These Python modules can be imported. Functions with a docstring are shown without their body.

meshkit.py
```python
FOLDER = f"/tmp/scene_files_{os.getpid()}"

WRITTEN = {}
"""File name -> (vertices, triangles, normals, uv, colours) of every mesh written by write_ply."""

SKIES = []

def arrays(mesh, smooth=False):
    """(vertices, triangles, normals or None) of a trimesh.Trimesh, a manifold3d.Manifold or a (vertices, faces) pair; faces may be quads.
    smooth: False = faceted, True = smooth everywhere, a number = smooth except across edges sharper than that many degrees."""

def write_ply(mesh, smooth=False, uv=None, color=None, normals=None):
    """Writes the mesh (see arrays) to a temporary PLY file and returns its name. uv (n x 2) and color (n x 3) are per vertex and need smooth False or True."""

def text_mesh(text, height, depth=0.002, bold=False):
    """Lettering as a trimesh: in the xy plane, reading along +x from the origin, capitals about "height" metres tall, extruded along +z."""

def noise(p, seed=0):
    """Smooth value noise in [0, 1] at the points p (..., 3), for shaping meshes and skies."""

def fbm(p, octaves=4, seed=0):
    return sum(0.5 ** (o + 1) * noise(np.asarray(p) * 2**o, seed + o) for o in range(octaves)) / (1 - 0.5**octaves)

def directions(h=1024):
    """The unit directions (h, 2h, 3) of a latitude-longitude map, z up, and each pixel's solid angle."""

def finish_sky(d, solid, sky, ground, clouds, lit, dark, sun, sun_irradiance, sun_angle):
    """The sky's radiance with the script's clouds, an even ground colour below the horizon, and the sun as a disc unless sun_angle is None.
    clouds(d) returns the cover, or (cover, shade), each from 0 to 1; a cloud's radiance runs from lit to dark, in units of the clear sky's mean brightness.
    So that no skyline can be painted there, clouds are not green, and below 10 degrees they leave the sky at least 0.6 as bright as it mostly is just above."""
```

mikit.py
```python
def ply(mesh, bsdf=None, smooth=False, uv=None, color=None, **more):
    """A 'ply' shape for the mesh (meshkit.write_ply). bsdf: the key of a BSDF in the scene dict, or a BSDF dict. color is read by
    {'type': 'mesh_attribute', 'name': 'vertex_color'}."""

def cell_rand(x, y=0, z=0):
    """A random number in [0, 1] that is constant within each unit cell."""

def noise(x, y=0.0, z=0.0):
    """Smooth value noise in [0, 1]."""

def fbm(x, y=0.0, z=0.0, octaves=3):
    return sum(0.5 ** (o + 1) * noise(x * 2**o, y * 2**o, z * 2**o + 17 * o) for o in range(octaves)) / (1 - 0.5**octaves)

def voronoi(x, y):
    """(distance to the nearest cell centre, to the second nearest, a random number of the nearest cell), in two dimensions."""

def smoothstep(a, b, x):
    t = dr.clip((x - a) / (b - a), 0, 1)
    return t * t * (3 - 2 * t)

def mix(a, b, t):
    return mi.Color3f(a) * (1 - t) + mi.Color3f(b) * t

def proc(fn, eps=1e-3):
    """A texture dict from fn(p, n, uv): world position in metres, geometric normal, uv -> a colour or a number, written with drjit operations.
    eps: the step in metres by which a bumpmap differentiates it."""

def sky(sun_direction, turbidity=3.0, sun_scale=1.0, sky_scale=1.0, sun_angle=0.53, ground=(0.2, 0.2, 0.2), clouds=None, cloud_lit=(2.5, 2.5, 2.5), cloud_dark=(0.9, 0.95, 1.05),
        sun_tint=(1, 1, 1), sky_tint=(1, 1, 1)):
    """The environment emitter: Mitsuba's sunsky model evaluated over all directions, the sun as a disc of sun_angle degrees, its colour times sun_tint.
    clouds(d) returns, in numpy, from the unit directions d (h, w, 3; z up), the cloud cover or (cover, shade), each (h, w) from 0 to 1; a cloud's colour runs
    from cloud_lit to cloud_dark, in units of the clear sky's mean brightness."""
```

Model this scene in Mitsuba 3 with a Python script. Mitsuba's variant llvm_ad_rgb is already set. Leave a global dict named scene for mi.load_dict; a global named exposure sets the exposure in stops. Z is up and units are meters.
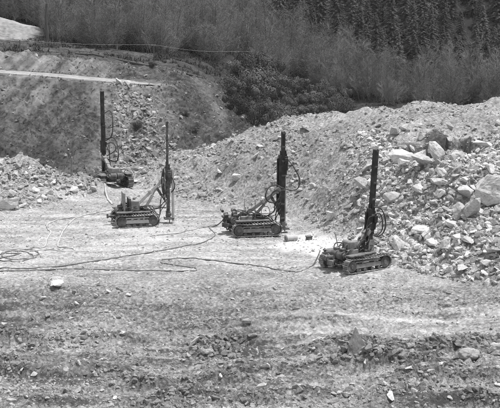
import math, random
import numpy as np, trimesh, drjit as dr, mitsuba as mi, mikit, meshkit
from scipy.interpolate import LinearNDInterpolator, RegularGridInterpolator
from scipy.ndimage import gaussian_filter

T = mi.ScalarTransform4f
scene, labels = {}, {}

# ------------------------------------------------------------------ camera, sky, exposure
PITCH, FPX, CAM = math.radians(10.0), 1440.0, np.array([0.0, 0.0, 12.0])
FWD = np.array([0, math.cos(PITCH), -math.sin(PITCH)])
UP = np.array([0, math.sin(PITCH), math.cos(PITCH)])
scene['camera'] = {'type': 'perspective', 'fov': 2 * math.degrees(math.atan(250 / FPX)), 'fov_axis': 'x',
                   'near_clip': 1.0, 'far_clip': 3000.0,
                   'to_world': T().look_at(origin=CAM.tolist(), target=(CAM + FWD).tolist(), up=[0, 0, 1])}
SUN = (0.30, -0.02, 0.95)
scene['sky'] = mikit.sky(SUN, turbidity=3, sun_scale=1.1, sun_angle=4, sun_tint=(0.85, 0.995, 1.27), ground=(0.2, 0.2, 0.2),
                         clouds=lambda d: np.ones(d.shape[:2]), cloud_lit=(2.0, 2.0, 2.0), cloud_dark=(2.0, 2.0, 2.0))
exposure = 1.79
scene['air'] = {'type': 'homogeneous', 'albedo': {'type': 'rgb', 'value': 0.95}, 'sigma_t': {'type': 'rgb', 'value': 0.00010}}
scene['haze'] = {'type': 'cube', 'bsdf': {'type': 'null'}, 'interior': {'type': 'ref', 'id': 'air'},
                 'to_world': T().translate([0, 200, 42.5]).scale([710, 510, 67.5])}
scene['camera']['medium'] = {'type': 'ref', 'id': 'air'}
labels['haze'] = {'label': 'thin pale haze that softens the far hillside', 'kind': 'stuff'}
rng = np.random.default_rng(7)
random.seed(7)


def ray(u, v):
    return FWD + np.array([1.0, 0, 0]) * (u - 250) / FPX - UP * (v - 204) / FPX


def at(u, v, y):
    """the point at distance y north that the photograph shows at u, v"""
    d = ray(u, v)
    return CAM + d * (y / d[1])


def level(u, v, z=0.0):
    d = ray(u, v)
    return CAM + d * ((z - 12.0) / d[2])


# ------------------------------------------------------------------ materials (all greys: the place is shown in black and white)
def grey(fn, rough=0.95, spec=0.15, two=False):
    b = {'type': 'principled', 'base_color': mikit.proc(fn), 'roughness': rough, 'specular': spec}
    return {'type': 'twosided', 'bsdf': b} if two else b


def C(v):
    return mi.Color3f(v, v, v)


sst, fbm = mikit.smoothstep, mikit.fbm


def blob(p, x, y, rx, ry, amp=0.6):
    d = dr.sqrt(dr.square((p.x - x) / rx) + dr.square((p.y - y) / ry))
    return 1 - sst(0.55, 1.15, d + amp * (fbm(p.x * 1.1, p.y * 1.1, 3.0) - 0.5) * 2)


RIDGES = ((45.0, 0.30, 0.31, 0.4, -20.0, -2.3), (43.5, 0.34, 0.23, 1.9, -20.0, 20.0), (42.1, 0.26, 0.37, 3.1, -4.0, 20.0), (41.1, 0.32, 0.29, 5.0, -20.0, 6.0), (39.7, 0.30, 0.33, 0.9, -20.0, 20.0), (47.0, 0.24, 0.27, 2.2, -20.0, 0.5))


def ridges(x, y, sin, exp, most):
    """0 to 1: windrows left across the foreground by the machines"""
    out = 0 * x
    for yc, wd, fr, ph, x0, x1 in RIDGES:
        line = yc + 0.35 * sin(x * fr + ph) + 0.12 * sin(x * fr * 3.7 + ph * 2) + 0.06 * sin(x * fr * 9.1 + ph)
        amp = 0.55 + 0.3 * sin(x * fr * 2.3 + ph * 3) + 0.2 * sin(x * fr * 6.1 + ph)
        ends = 1 / (1 + exp(-(x - x0) * 3)) / (1 + exp((x - x1) * 3))
        d = (y - line) / wd
        out = most(out, amp * ends * exp(-d * d))
    return out


DUST = level(311, 246)
SPOIL = level(57, 283)
FLOORC = level(120, 245)


def ground_fn(p, n, uv):
    big = fbm(p.x * 0.21, p.y * 0.33, 1.0)
    mid = fbm(p.x * 1.3, p.y * 1.7, p.z, octaves=3)
    fine = fbm(p.x * 11, p.y * 11, p.z * 11, octaves=4)
    streak = fbm(p.x * 0.35, p.y * 2.6, 5.0, octaves=3)
    v = 0.27 + 0.16 * (big - 0.5) + 0.17 * (mid - 0.5) + 0.36 * (fine - 0.5)
    peb = mikit.voronoi(p.x * 9 + 2 * fine, p.y * 9)
    peb2 = mikit.voronoi(p.x * 24, p.y * 24 + 2 * fine)
    v = v * (0.86 + 0.28 * peb[2] - 0.22 * sst(0.30, 0.55, peb[0])) * (0.84 + 0.32 * peb2[2])
    # worked floor: pale rock dust, trodden; banks below it: darker earth
    floor = sst(51.5, 55.5, p.y + 2.0 * (mid - 0.5)) * (1 - sst(0.15, 0.9, p.z + 0.6 * (mid - 0.5)))
    v = v + floor * (0.04 + 0.26 * (streak - 0.45))
    v = v + (1 - sst(49, 52, p.y)) * (-0.055 + 0.30 * (streak - 0.5))
    top = sst(3.0, 4.2, p.z + 0.7 * (mid - 0.5))
    v = v + 0.035 * top
    face = sst(47.2, 48.4, p.y + 1.2 * (mid - 0.5)) * (1 - sst(50.2, 51.4, p.y + 1.2 * (mid - 0.5))) * (1 - sst(-1.0, 4.0, p.x + 3 * (big - 0.5)))
    v = v * (1 - 0.14 * face)
    v = v * (1 - 0.50 * dr.clip(ridges(p.x, p.y, dr.sin, dr.exp, dr.maximum) * (0.4 + 1.2 * mid), 0, 1))
    d = blob(p, DUST[0] + 0.1, DUST[1] + 0.2, 1.75, 2.3, 0.5)
    d = dr.maximum(d, 0.5 * blob(p, SPOIL[0], SPOIL[1], 0.4, 0.5, 1.2))
    d = dr.maximum(d, 0.4 * blob(p, -0.9, 61.5, 1.8, 2.0, 0.9))
    d = dr.maximum(d, 0.32 * blob(p, -3.6, 61.0, 3.2, 2.6, 0.9))
    v = v * (1 - d) + d * (0.56 + 0.2 * (fine - 0.5))
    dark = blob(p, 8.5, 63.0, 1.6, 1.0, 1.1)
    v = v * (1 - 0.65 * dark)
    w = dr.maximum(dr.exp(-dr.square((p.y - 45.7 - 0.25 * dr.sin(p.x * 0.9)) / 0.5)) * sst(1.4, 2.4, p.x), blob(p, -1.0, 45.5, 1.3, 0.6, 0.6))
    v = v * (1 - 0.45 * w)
    lane = sst(46.2, 46.8, p.y + 0.8 * (mid - 0.5)) * (1 - sst(48.6, 49.6, p.y + 0.8 * (mid - 0.5))) * sst(-1.5, 3.0, p.x)
    v = v + lane * (0.06 + 0.12 * (streak - 0.5))
    return C(dr.clip(v, 0.06, 0.8))


def stone_fn(p, n, uv):
    v = 0.14 + 0.46 * uv.x
    big = fbm(p.x * 4, p.y * 4, p.z * 4, octaves=3)
    fine = fbm(p.x * 19, p.y * 19, p.z * 19, octaves=3)
    crack = dr.abs(fbm(p.x * 6 + 3, p.y * 6, p.z * 8, octaves=3) - 0.5)
    v = v * (0.55 + 0.5 * big + 0.45 * fine) * (0.62 + 0.38 * sst(0.0, 0.035, crack))
    return C(dr.clip(v, 0.05, 0.75))


def hill_fn(p, n, uv):
    # grass and earth in streaks that run down the face
    a = p.x * 0.80 - p.z * 0.75
    rill = fbm(a * 1.5, p.z * 0.22, 2.0, octaves=4)
    rill = rill * (1 - sst(181, 186, p.y)) + fbm(p.x * 0.3, p.y * 0.5, 4.0, octaves=4) * sst(181, 186, p.y)
    mid = fbm(p.x * 0.45, p.y * 0.45, p.z * 0.45, octaves=4)
    fine = fbm(p.x * 2.5, p.y * 2.5, p.z * 2.5, octaves=3)
    rough = fbm(p.x * 7, p.y * 7, p.z * 7, octaves=3)
    v = 0.078 + 0.08 * (rill - 0.5) + 0.10 * (mid - 0.5) + 0.15 * (fine - 0.5) + 0.10 * (rough - 0.5)
    v = v * (1 - 0.3 * sst(181, 184, p.y))
    spill = sst(-19.5, -16.0, p.x + 2.5 * (mid - 0.5) + 0.25 * (p.z + 4)) * (1 - sst(-10.5, -6.5, p.x + 4 * (mid - 0.5))) * sst(-12.5, -11.0, p.z) * (1 - sst(171, 173, p.y))
    v = v + spill * (0.085 + 0.20 * (fine - 0.45))
    bank = sst(174.5, 176, p.y) * (1 - sst(179.5, 182, p.y + 2 * (mid - 0.5))) * (1 - sst(-21, -14, p.x))
    v = v + bank * (0.09 + 0.24 * (rill - 0.5))
    scar = dr.maximum(blob(p, SCAR[0], SCAR[1], 3.2, 3.5, 0.9), 0.7 * blob(p, SCAR2[0], SCAR2[1], 4.5, 2.6, 1.0))
    v = v + scar * (0.07 + 0.16 * (rill - 0.45))
    mound = blob(p, MOUND[0], MOUND[1] - 2, 6.0, 7.5, 0.25)
    v = v * (1 - mound) + mound * (0.25 + 0.25 * (fine - 0.5) + 0.2 * (rill - 0.5))
    track = sst(0.0, 1.0, 1 - dr.abs(p.x + 9.0 - (188 - p.y) * 0.28) / 1.6) * sst(160, 168, p.y) * (1 - sst(186, 190, p.y))
    v = v + track * 0.08
    v = v * (1 - 0.25 * sst(-13, -8, p.x + 2 * (mid - 0.5)))
    v = v * (1 - 0.45 * (1 - sst(-10.0, -8.0, p.z + 3 * (mid - 0.5))) * (1 - sst(-22, -17, p.x)))
    v = v * 0.88
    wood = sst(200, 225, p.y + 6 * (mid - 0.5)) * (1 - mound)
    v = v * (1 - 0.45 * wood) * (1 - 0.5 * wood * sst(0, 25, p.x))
    return C(dr.clip(v, 0.025, 0.5))


MOUND = at(8, 18, 214)
SCAR, SCAR2 = at(36, 86, 167), at(14, 100, 165)


def road_fn(p, n, uv):
    w = dr.abs(p.y - 171.5 + 0.5 * (fbm(p.x * 0.2, 0.0, 0.0) - 0.5))
    v = 0.175 + 0.09 * dr.exp(-dr.square((w - 0.9) / 0.45)) - 0.07 * sst(1.6, 2.4, w + 1.2 * (fbm(p.x * 0.9, p.y * 0.9, 0.0) - 0.5)) + 0.10 * (fbm(p.x * 0.8, p.y * 1.5, 0.0) - 0.5) + 0.12 * (fbm(p.x * 4, p.y * 4, 0.0) - 0.5)
    return C(dr.clip(v, 0.1, 0.6))


def ground_bump(p, n, uv):
    q = mikit.voronoi(p.x * 9, p.y * 9)
    q2 = mikit.voronoi(p.x * 24, p.y * 24)
    return 0.030 * (1 - sst(0.0, 0.6, q[0])) * q[2] + 0.012 * (1 - sst(0.0, 0.6, q2[0])) + 0.05 * fbm(p.x * 6, p.y * 6, p.z * 6, octaves=4)


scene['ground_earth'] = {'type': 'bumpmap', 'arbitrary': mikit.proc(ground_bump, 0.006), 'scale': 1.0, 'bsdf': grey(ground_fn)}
scene['stone'] = grey(stone_fn)
scene['hill_earth'] = grey(hill_fn)
scene['road_earth'] = grey(road_fn)
scene['twig'] = {'type': 'twosided', 'bsdf': {'type': 'diffuse', 'reflectance': mikit.proc(lambda p, n, uv: C(0.195 + 0.20 * (fbm(p.x * 0.10, p.y * 0.10, p.z * 0.1) - 0.5) + 0.06 * (uv.x - 0.5)))}}
scene['bark'] = {'type': 'twosided', 'bsdf': {'type': 'diffuse', 'reflectance': mikit.proc(lambda p, n, uv: C(0.06 + 0.08 * fbm(p.x * 2, p.y * 2, p.z * 0.6)))}}
scene['needles'] = {'type': 'twosided', 'bsdf': {'type': 'diffuse', 'reflectance': mikit.proc(lambda p, n, uv: C(dr.maximum(0.07 + 0.05 * uv.x + 0.10 * (fbm(p.x * 0.22, p.y * 0.22, 0.0) - 0.45), 0.02)))}}
scene['dark_needles'] = {'type': 'twosided', 'bsdf': {'type': 'diffuse', 'reflectance': mikit.proc(lambda p, n, uv: C(0.055 + 0.04 * uv.x))}}
scene['leaves'] = {'type': 'twosided', 'bsdf': {'type': 'diffuse', 'reflectance': mikit.proc(lambda p, n, uv: C(0.055 + 0.07 * uv.x + 0.14 * (fbm(p.x * 0.25, p.y * 0.25, 1.0) - 0.42)))}}
scene['scrub'] = {'type': 'twosided', 'bsdf': {'type': 'diffuse', 'reflectance': mikit.proc(lambda p, n, uv: C(0.03 + 0.15 * uv.x))}}


def paint(base, dust, amount, rough=0.6, metal=0.0):
    def fn(p, n, uv):
        k = fbm(p.x * 7, p.y * 7, p.z * 5, octaves=4)
        t = dr.clip(amount * (sst(0.35, 0.75, k) + 0.7 * dr.maximum(n.z, 0)) + 0.35 * amount * (1 - sst(0.2, 0.9, p.z)), 0, 1)
        return C(base * (0.8 + 0.4 * k) * (1 - t) + dust * t)
    return {'type': 'twosided', 'bsdf': {'type': 'principled', 'base_color': mikit.proc(fn), 'roughness': rough, 'metallic': metal, 'specular': 0.3}}


scene['black_paint'] = paint(0.016, 0.16, 0.12, 0.6)
scene['dark_iron'] = paint(0.05, 0.26, 0.35, 0.65)
scene['grey_paint'] = paint(0.16, 0.36, 0.35, 0.6)
scene['pale_paint'] = paint(0.36, 0.45, 0.4, 0.6)
scene['steel'] = paint(0.30, 0.40, 0.3, 0.45, 0.3)
scene['track_iron'] = paint(0.07, 0.36, 0.45, 0.6)
scene['rubber'] = paint(0.03, 0.28, 0.2, 0.75)
scene['dusty_rubber'] = paint(0.07, 0.32, 0.32, 0.85)
scene['pale_hose'] = paint(0.30, 0.45, 0.5, 0.85)
scene['weathered_wood'] = paint(0.16, 0.30, 0.4, 0.9)


# ------------------------------------------------------------------ entries
def leafy(mesh, normals, bsdf, uv):
    """foliage: many small faces whose shading follows the spray or dome they grow on"""
    n_ = normals / np.linalg.norm(normals, axis=1, keepdims=True)
    return {'type': 'ply', 'filename': meshkit.write_ply(mesh, False, uv, None, normals=n_), 'face_normals': False, 'bsdf': {'type': 'ref', 'id': bsdf}}


def numbered(key):
    if key not in scene and key not in labels and not any(k.startswith(key + '__') for k in scene):
        return key
    i = 1
    while f'{key}_{i:03d}' in scene or f'{key}_{i:03d}' in labels:
        i += 1
    return f'{key}_{i:03d}'


def tag(key, label=None, cat=None, group=None, kind=None):
    e = {}
    if label: e['label'] = label
    if cat: e['category'] = cat
    if group: e['group'] = group
    if kind: e['kind'] = kind
    labels[key] = e
    return key


def put(key, mesh, bsdf, smooth=False, world=None, uv=None):
    more = {'to_world': world} if world is not None else {}
    scene[key] = mikit.ply(mesh, bsdf, smooth=smooth, uv=uv, **more)
    return key


# ------------------------------------------------------------------ mesh helpers
def cat(ms):
    return trimesh.util.concatenate([m for m in ms if m is not None])


def box(c, s, rot=None):
    m = trimesh.creation.box(extents=s)
    b = min(s) * 0.12
    v = m.vertices
    if min(s) > 0.08:   # chamfer: hull of three shrunken boxes
        pts = np.vstack([v - np.sign(v) * np.array(k) * b for k in ((0, 1, 1), (1, 0, 1), (1, 1, 0))])
        m = trimesh.convex.convex_hull(pts)
    if rot is not None:
        m.apply_transform(trimesh.transformations.euler_matrix(*[math.radians(a) for a in rot]))
    m.apply_translation(c)
    return m


def rod(a, b, r, n=10, r2=None):
    a, b = np.asarray(a, float), np.asarray(b, float)
    return tube([a, b], [r, r if r2 is None else r2], n)


def tube(pts, r, n=8):
    p = np.asarray(pts, float)
    t = np.gradient(p, axis=0)
    t /= np.linalg.norm(t, axis=1, keepdims=True) + 1e-12
    a = np.cross(t[0], [0, 0, 1.0] if abs(t[0][2]) < 0.9 else [1.0, 0, 0])
    frames = []
    for k in range(len(p)):
        a = a - t[k] * (a @ t[k])
        a /= np.linalg.norm(a) + 1e-12
        frames.append((a, np.cross(t[k], a)))
    A, B = np.array([f[0] for f in frames]), np.array([f[1] for f in frames])
    g = np.arange(n) * 2 * np.pi / n
    r = np.broadcast_to(r, (len(p),))
    v = p[:, None] + r[:, None, None] * (np.cos(g)[None, :, None] * A[:, None] + np.sin(g)[None, :, None] * B[:, None])
    v = np.vstack([v.reshape(-1, 3), p[:1], p[-1:]])
    i, j = np.meshgrid(np.arange(len(p) - 1), np.arange(n), indexing='ij')
    q = np.stack([i * n + j, i * n + (j + 1) % n, (i + 1) * n + (j + 1) % n, (i + 1) * n + j], -1).reshape(-1, 4)
    f = np.vstack([q[:, [0, 1, 2]], q[:, [0, 2, 3]]])
    k, e = len(p) * n, (len(p) - 1) * n
    jj = np.arange(n)
    f = np.vstack([f, np.stack([jj * 0 + k, (jj + 1) % n, jj], 1), np.stack([jj * 0 + k + 1, e + jj, e + (jj + 1) % n], 1)])
    return trimesh.Trimesh(v, f, process=False)


def spline(pts, n=12):
    """Catmull-Rom through the points"""
    p = np.asarray(pts, float)
    p = np.vstack([2 * p[0] - p[1], p, 2 * p[-1] - p[-2]])
    out = []
    for k in range(1, len(p) - 2):
        t = np.linspace(0, 1, n, endpoint=False)[:, None]
        out.append(0.5 * (2 * p[k] + (p[k + 1] - p[k - 1]) * t + (2 * p[k - 1] - 5 * p[k] + 4 * p[k + 1] - p[k + 2]) * t**2 + (3 * p[k] - p[k - 1] - 3 * p[k + 1] + p[k + 2]) * t**3))
    out.append(p[-2:-1])
    return np.vstack(out)


def grid_faces(nr, nc):
    i, j = np.meshgrid(np.arange(nr - 1), np.arange(nc - 1), indexing='ij')
    a = i * nc + j
    return np.stack([a, a + 1, a + nc + 1, a + nc], -1).reshape(-1, 4)


# ------------------------------------------------------------------ the quarry ground
slices = {   # photograph column -> toe row, then (row, distance) up to the crest
    -120: (220, [(185, 68.5), (148, 71.5)]), -60: (218, [(185, 68.5), (151, 71.5)]), 0: (216, [(185, 68.2), (158, 70.8)]), 25: (213, [(160, 71.2)]), 50: (208, [(168, 71.5)]), 75: (200, [(174, 72.5)]), 95: (196, [(183, 73.5)]),
    125: (192, [(180, 75)]), 150: (193, [(169, 76)]), 170: (198, [(151, 76)]), 200: (202, [(170, 71.5), (141.5, 74.5)]), 240: (208, [(165, 70), (130, 74)]),
    280: (214, [(165, 68.5), (122, 74)]), 320: (225, [(165, 66.5), (115, 73)]), 350: (238, [(200, 61.5), (160, 66), (112, 72)]),
    400: (262, [(210, 58.3), (160, 61.5), (130, 66), (108, 72)]), 450: (281, [(215, 55.5), (165, 58.5), (130, 65), (105, 72)]),
    500: (290, [(220, 54), (165, 57.5), (130, 64.5), (99, 72)]), 560: (295, [(220, 53), (160, 57.5), (93, 72)]), 640: (298, [(220, 52.5), (160, 57.5), (90, 72)])}
ctrl = []
for u, (vt, up) in slices.items():
    toe = level(u, vt)
    ctrl.append(toe)
    for yy in np.arange(51.0, toe[1] - 1.0, 3.0):
        ctrl.append([toe[0] * yy / toe[1], yy, 0.0])
    for v, y in up:
        ctrl.append(at(u, v, y))
    c = ctrl[-1]
    ctrl.append([c[0] * 1.03, c[1] + 2.2, c[2] - 0.5])
    ctrl.append([c[0] * 1.1, c[1] + 7, c[2] - 4.5])
    ctrl.append([c[0] * 1.25, 95, -17.0])
for x in np.linspace(-34, 34, 14):
    for y, z in ((50.7, 0.02), (49.0, -0.50), (47.2, -0.86), (44.0, -0.85), (36, -1.0), (26, -1.2), (12, -1.5)):
        ctrl.append([x, y, z * (1.35 if x < 2 and y > 40 else 1) + (0 if x < 12 or y > 49 else 0.25)])
for x, y, z in ((-45, 12, -1.5), (45, 12, -1.5), (-45, 100, -17), (45, 100, -17), (0, 100, -17), (-45, 60, 0), (45, 60, 4), (45, 50, .5)):
    ctrl.append([x, y, z])
ctrl = np.array(ctrl)
gx, gy = np.arange(-36, 36.01, 0.3), np.arange(14, 96.01, 0.3)
GX, GY = np.meshgrid(gx, gy)
base = gaussian_filter(LinearNDInterpolator(ctrl[:, :2], ctrl[:, 2])(GX, GY), 1.3)
base_at = RegularGridInterpolator((gy, gx), base, bounds_error=False, fill_value=None)


def n2(x, y, s, o=4, seed=0):
    return meshkit.fbm(np.stack([x * s, y * s, np.zeros_like(x)], -1), o, seed) - 0.5


def bump(x, y, cx, cy, rx, ry):
    return np.exp(-((x - cx) / rx) ** 2 - ((y - cy) / ry) ** 2)


BERM_Y = 45.6


def H(x, y):
    x, y = np.asarray(x, float), np.asarray(y, float)
    b = base_at(np.stack([y, x], -1))
    slope = np.clip((b - 0.05) / 0.8, 0, 1)
    low = np.clip((50.8 - y) / 2.5, 0, 1)
    z = b + slope * (1.5 * (1 - 0.6 * np.clip(b - 2.6, 0, 1)) * n2(x, y, 0.36, 3, 1) + 0.7 * n2(x, y, 1.2, 4, 2)) + (0.05 + 0.09 * low) * n2(x, y, 0.9, 4, 3) + (0.085 + 0.09 * low + 0.06 * slope) * n2(x, y, 3.5, 3, 4) + (0.03 + 0.05 * low + 0.03 * slope) * n2(x, y, 9.0, 2, 14)
    z = z + 0.14 * n2(x, y, 0.22, 2, 5) * (1 - slope)
    # ruts and windrows that run across the foreground
    z = z + low * 0.52 * ridges(x, y, np.sin, np.exp, np.maximum)
    z = z + low * 0.42 * (meshkit.fbm(np.stack([x * 0.22, y * 1.15, np.zeros_like(x)], -1), 4, 9) - 0.5)
    # windrow of stones, heap, spoil heap, step of the cut in the slope
    z = z + 0.42 * np.exp(-((y - BERM_Y - 0.25 * np.sin(x * 0.9)) / 0.45) ** 2) * np.clip((x - 1.5) / 0.8, 0, 1) * (0.55 + 0.9 * meshkit.noise(np.stack([x * 1.1, y * 0.6, 0 * x], -1), 31))
    z = z + 0.40 * bump(x, y, -1.0, 45.6, 1.0, 0.55) + 0.18 * bump(x, y, SPOIL[0], SPOIL[1], 0.5, 0.5)
    z = z + 0.62 * bump(x, y, -8.0, 70.9, 0.9, 0.5) + 0.22 * bump(x, y, -6.2, 71.0, 0.6, 0.4)
    z = z + 0.22 * bump(x, y, -5.6, 49.0, 1.6, 0.9) + 0.16 * bump(x, y, 8.6, 46.9, 2.2, 0.5) + 0.12 * bump(x, y, DUST[0], DUST[1], 1.2, 1.6)
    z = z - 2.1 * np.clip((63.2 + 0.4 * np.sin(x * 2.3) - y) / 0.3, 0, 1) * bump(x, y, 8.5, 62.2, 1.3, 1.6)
    return z


def hit(u, v, y0=30.0, y1=90.0):
    """where the quarry ground lies under this spot of the photograph"""
    y = np.linspace(y0, y1, 1500)
    d = ray(u, v)
    p = CAM + d * (y / d[1])[:, None]
    below = np.nonzero(p[:, 2] < H(p[:, 0], p[:, 1]))[0]
    return p[below[0]] if len(below) else p[-1]


rows, r = [], 15.0
while r < 94.5:
    rows.append(r)
    r += 0.25 if r < 33 else 0.072 + max(0, r - 78) * 0.03
rows = np.array(rows)
cols = np.linspace(-0.255, 0.255, 700)
Y, S = np.meshgrid(rows, cols, indexing='ij')
X = S * (Y + 4)
Z = H(X, Y)
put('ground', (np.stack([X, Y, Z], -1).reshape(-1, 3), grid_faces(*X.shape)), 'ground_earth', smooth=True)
tag('ground', 'pale broken rock floor of the quarry with its rubble slopes and banks', kind='structure')

# ------------------------------------------------------------------ the far side of the valley
far_slices = {
    -140: [(165, 150), (118, 160), (66, 169), (62, 174), (48, 180), (36, 195), (28, 208)],
    -60: [(165, 152), (118, 160), (69, 169), (65, 174), (52, 180), (42, 195), (33, 208)],
    0: [(165, 153), (120, 161), (74, 169), (70, 174), (57, 180), (48, 195), (40, 207)],
    50: [(165, 154), (120, 162), (77.5, 169), (73.5, 174), (59, 180), (50, 196), (43, 210)],
    100: [(165, 155), (125, 162), (82, 169), (78, 174), (64, 181), (52, 196), (45, 212)],
    140: [(165, 156), (125, 163), (85, 169), (81, 174), (72, 181), (57, 197), (47, 213)],
    180: [(165, 156), (130, 163), (92, 172), (77, 181), (62, 198), (52, 216)],
    220: [(165, 155), (140, 161), (107, 172), (86, 184), (70, 205), (58, 221)],
    250: [(165, 155), (130, 167), (127, 185), (92, 210), (66, 226)],
    300: [(150, 170), (133, 195), (90, 222), (72, 232)], 350: [(150, 170), (130, 195), (88, 222), (74, 232)],
    420: [(150, 170), (122, 198), (88, 224), (76, 234)], 500: [(150, 170), (122, 198), (88, 224), (76, 234)], 640: [(150, 170), (122, 198), (88, 224), (76, 234)]}
fc = []
for u, ps in far_slices.items():
    for v, y in ps:
        fc.append(at(u, v, y))
    e = fc[-1]
    for y in (250, 280, 320, 380, 460, 600):
        fc.append([e[0] * y / e[1], y, e[2] + np.interp(u, [0, 260, 300, 350], [0.30, 0.32, 0.42, 0.55]) * (min(y, 320) - e[1]) + 0.1 * max(0, y - 320)])
    s = at(u, *ps[0])
    for y in (140, 120, 100, 84):
        fc.append([s[0] * y / s[1], y, min(s[2] - 0.12 * (s[1] - y), -14.5 if y < 120 else -12)])
fc.append(at(8, 15, 214)); fc.append(at(-20, 12, 214)); fc.append(at(24, 23, 213)); fc.append(at(-60, 15, 214)); fc.append(at(8, 22, 219)); fc.append(at(38, 41, 208))
for x in (-260, 260):
    for y, z in ((80, -16), (160, -10), (230, -5), (300, 20), (460, 50), (600, 75)):
        fc.append([x, y, z])
fc = np.array(fc)
hx, hy = np.arange(-230, 230.1, 1.0), np.arange(84, 560.1, 1.0)
HX, HY = np.meshgrid(hx, hy)
fbase = gaussian_filter(LinearNDInterpolator(fc[:, :2], fc[:, 2])(HX, HY), 1.1)
fbase_at = RegularGridInterpolator((hy, hx), fbase, bounds_error=False, fill_value=None)
road_line = spline([at(-150, 63.5, 171.5), at(-60, 67, 171.5), at(0, 71.5, 171.5), at(50, 75, 171.5), at(100, 79.5, 171.5), at(135, 82.2, 171.7), at(147, 83, 172.5)], 14)


def road_near(x, y):
    """(distance to the road's middle line, its height there)"""
    i = np.clip(np.searchsorted(road_line[:, 0], x), 1, len(road_line) - 1)
    a, b = road_line[i - 1], road_line[i]
    t = np.clip((x - a[..., 0]) / (b[..., 0] - a[..., 0]), 0, 1)
    q = a + (b - a) * t[..., None]
    return np.hypot(x - np.where((t < 1), q[..., 0], b[..., 0]), y - q[..., 1]), q[..., 2] - 0.02


def F(x, y):
    x, y = np.asarray(x, float), np.asarray(y, float)
    b = fbase_at(np.stack([y, x], -1)).reshape(x.shape)
    a = x * 0.80 - b * 0.75
    rill = meshkit.fbm(np.stack([a * 0.75, b * 0.10, 0 * b], -1), 4, 3) - 0.5
    crag = 0.5 - np.abs(meshkit.fbm(np.stack([x * 0.45 + b * 0.3, b * 0.6, y * 0.15], -1), 4, 13) - 0.5) * 2
    face = np.clip((y - 150) / 8, 0, 1) * np.clip((186 - y) / 6, 0, 1) * np.clip((20 - x) / 15, 0, 1)
    z = b + face * (1.2 * rill + 1.5 * crag + 0.8 * n2(x, y, 1.3, 4, 15)) + 0.9 * n2(x, y, 0.16, 4, 6) + 0.35 * n2(x, y, 0.8, 3, 7)
    d, rz = road_near(x, y)
    w = np.clip((5.4 - d) / 1.7, 0, 1)
    w = w * w * (3 - 2 * w)
    return z * (1 - w) + (rz + 0.05 * n2(x, y, 1.0, 2, 8)) * w


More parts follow.
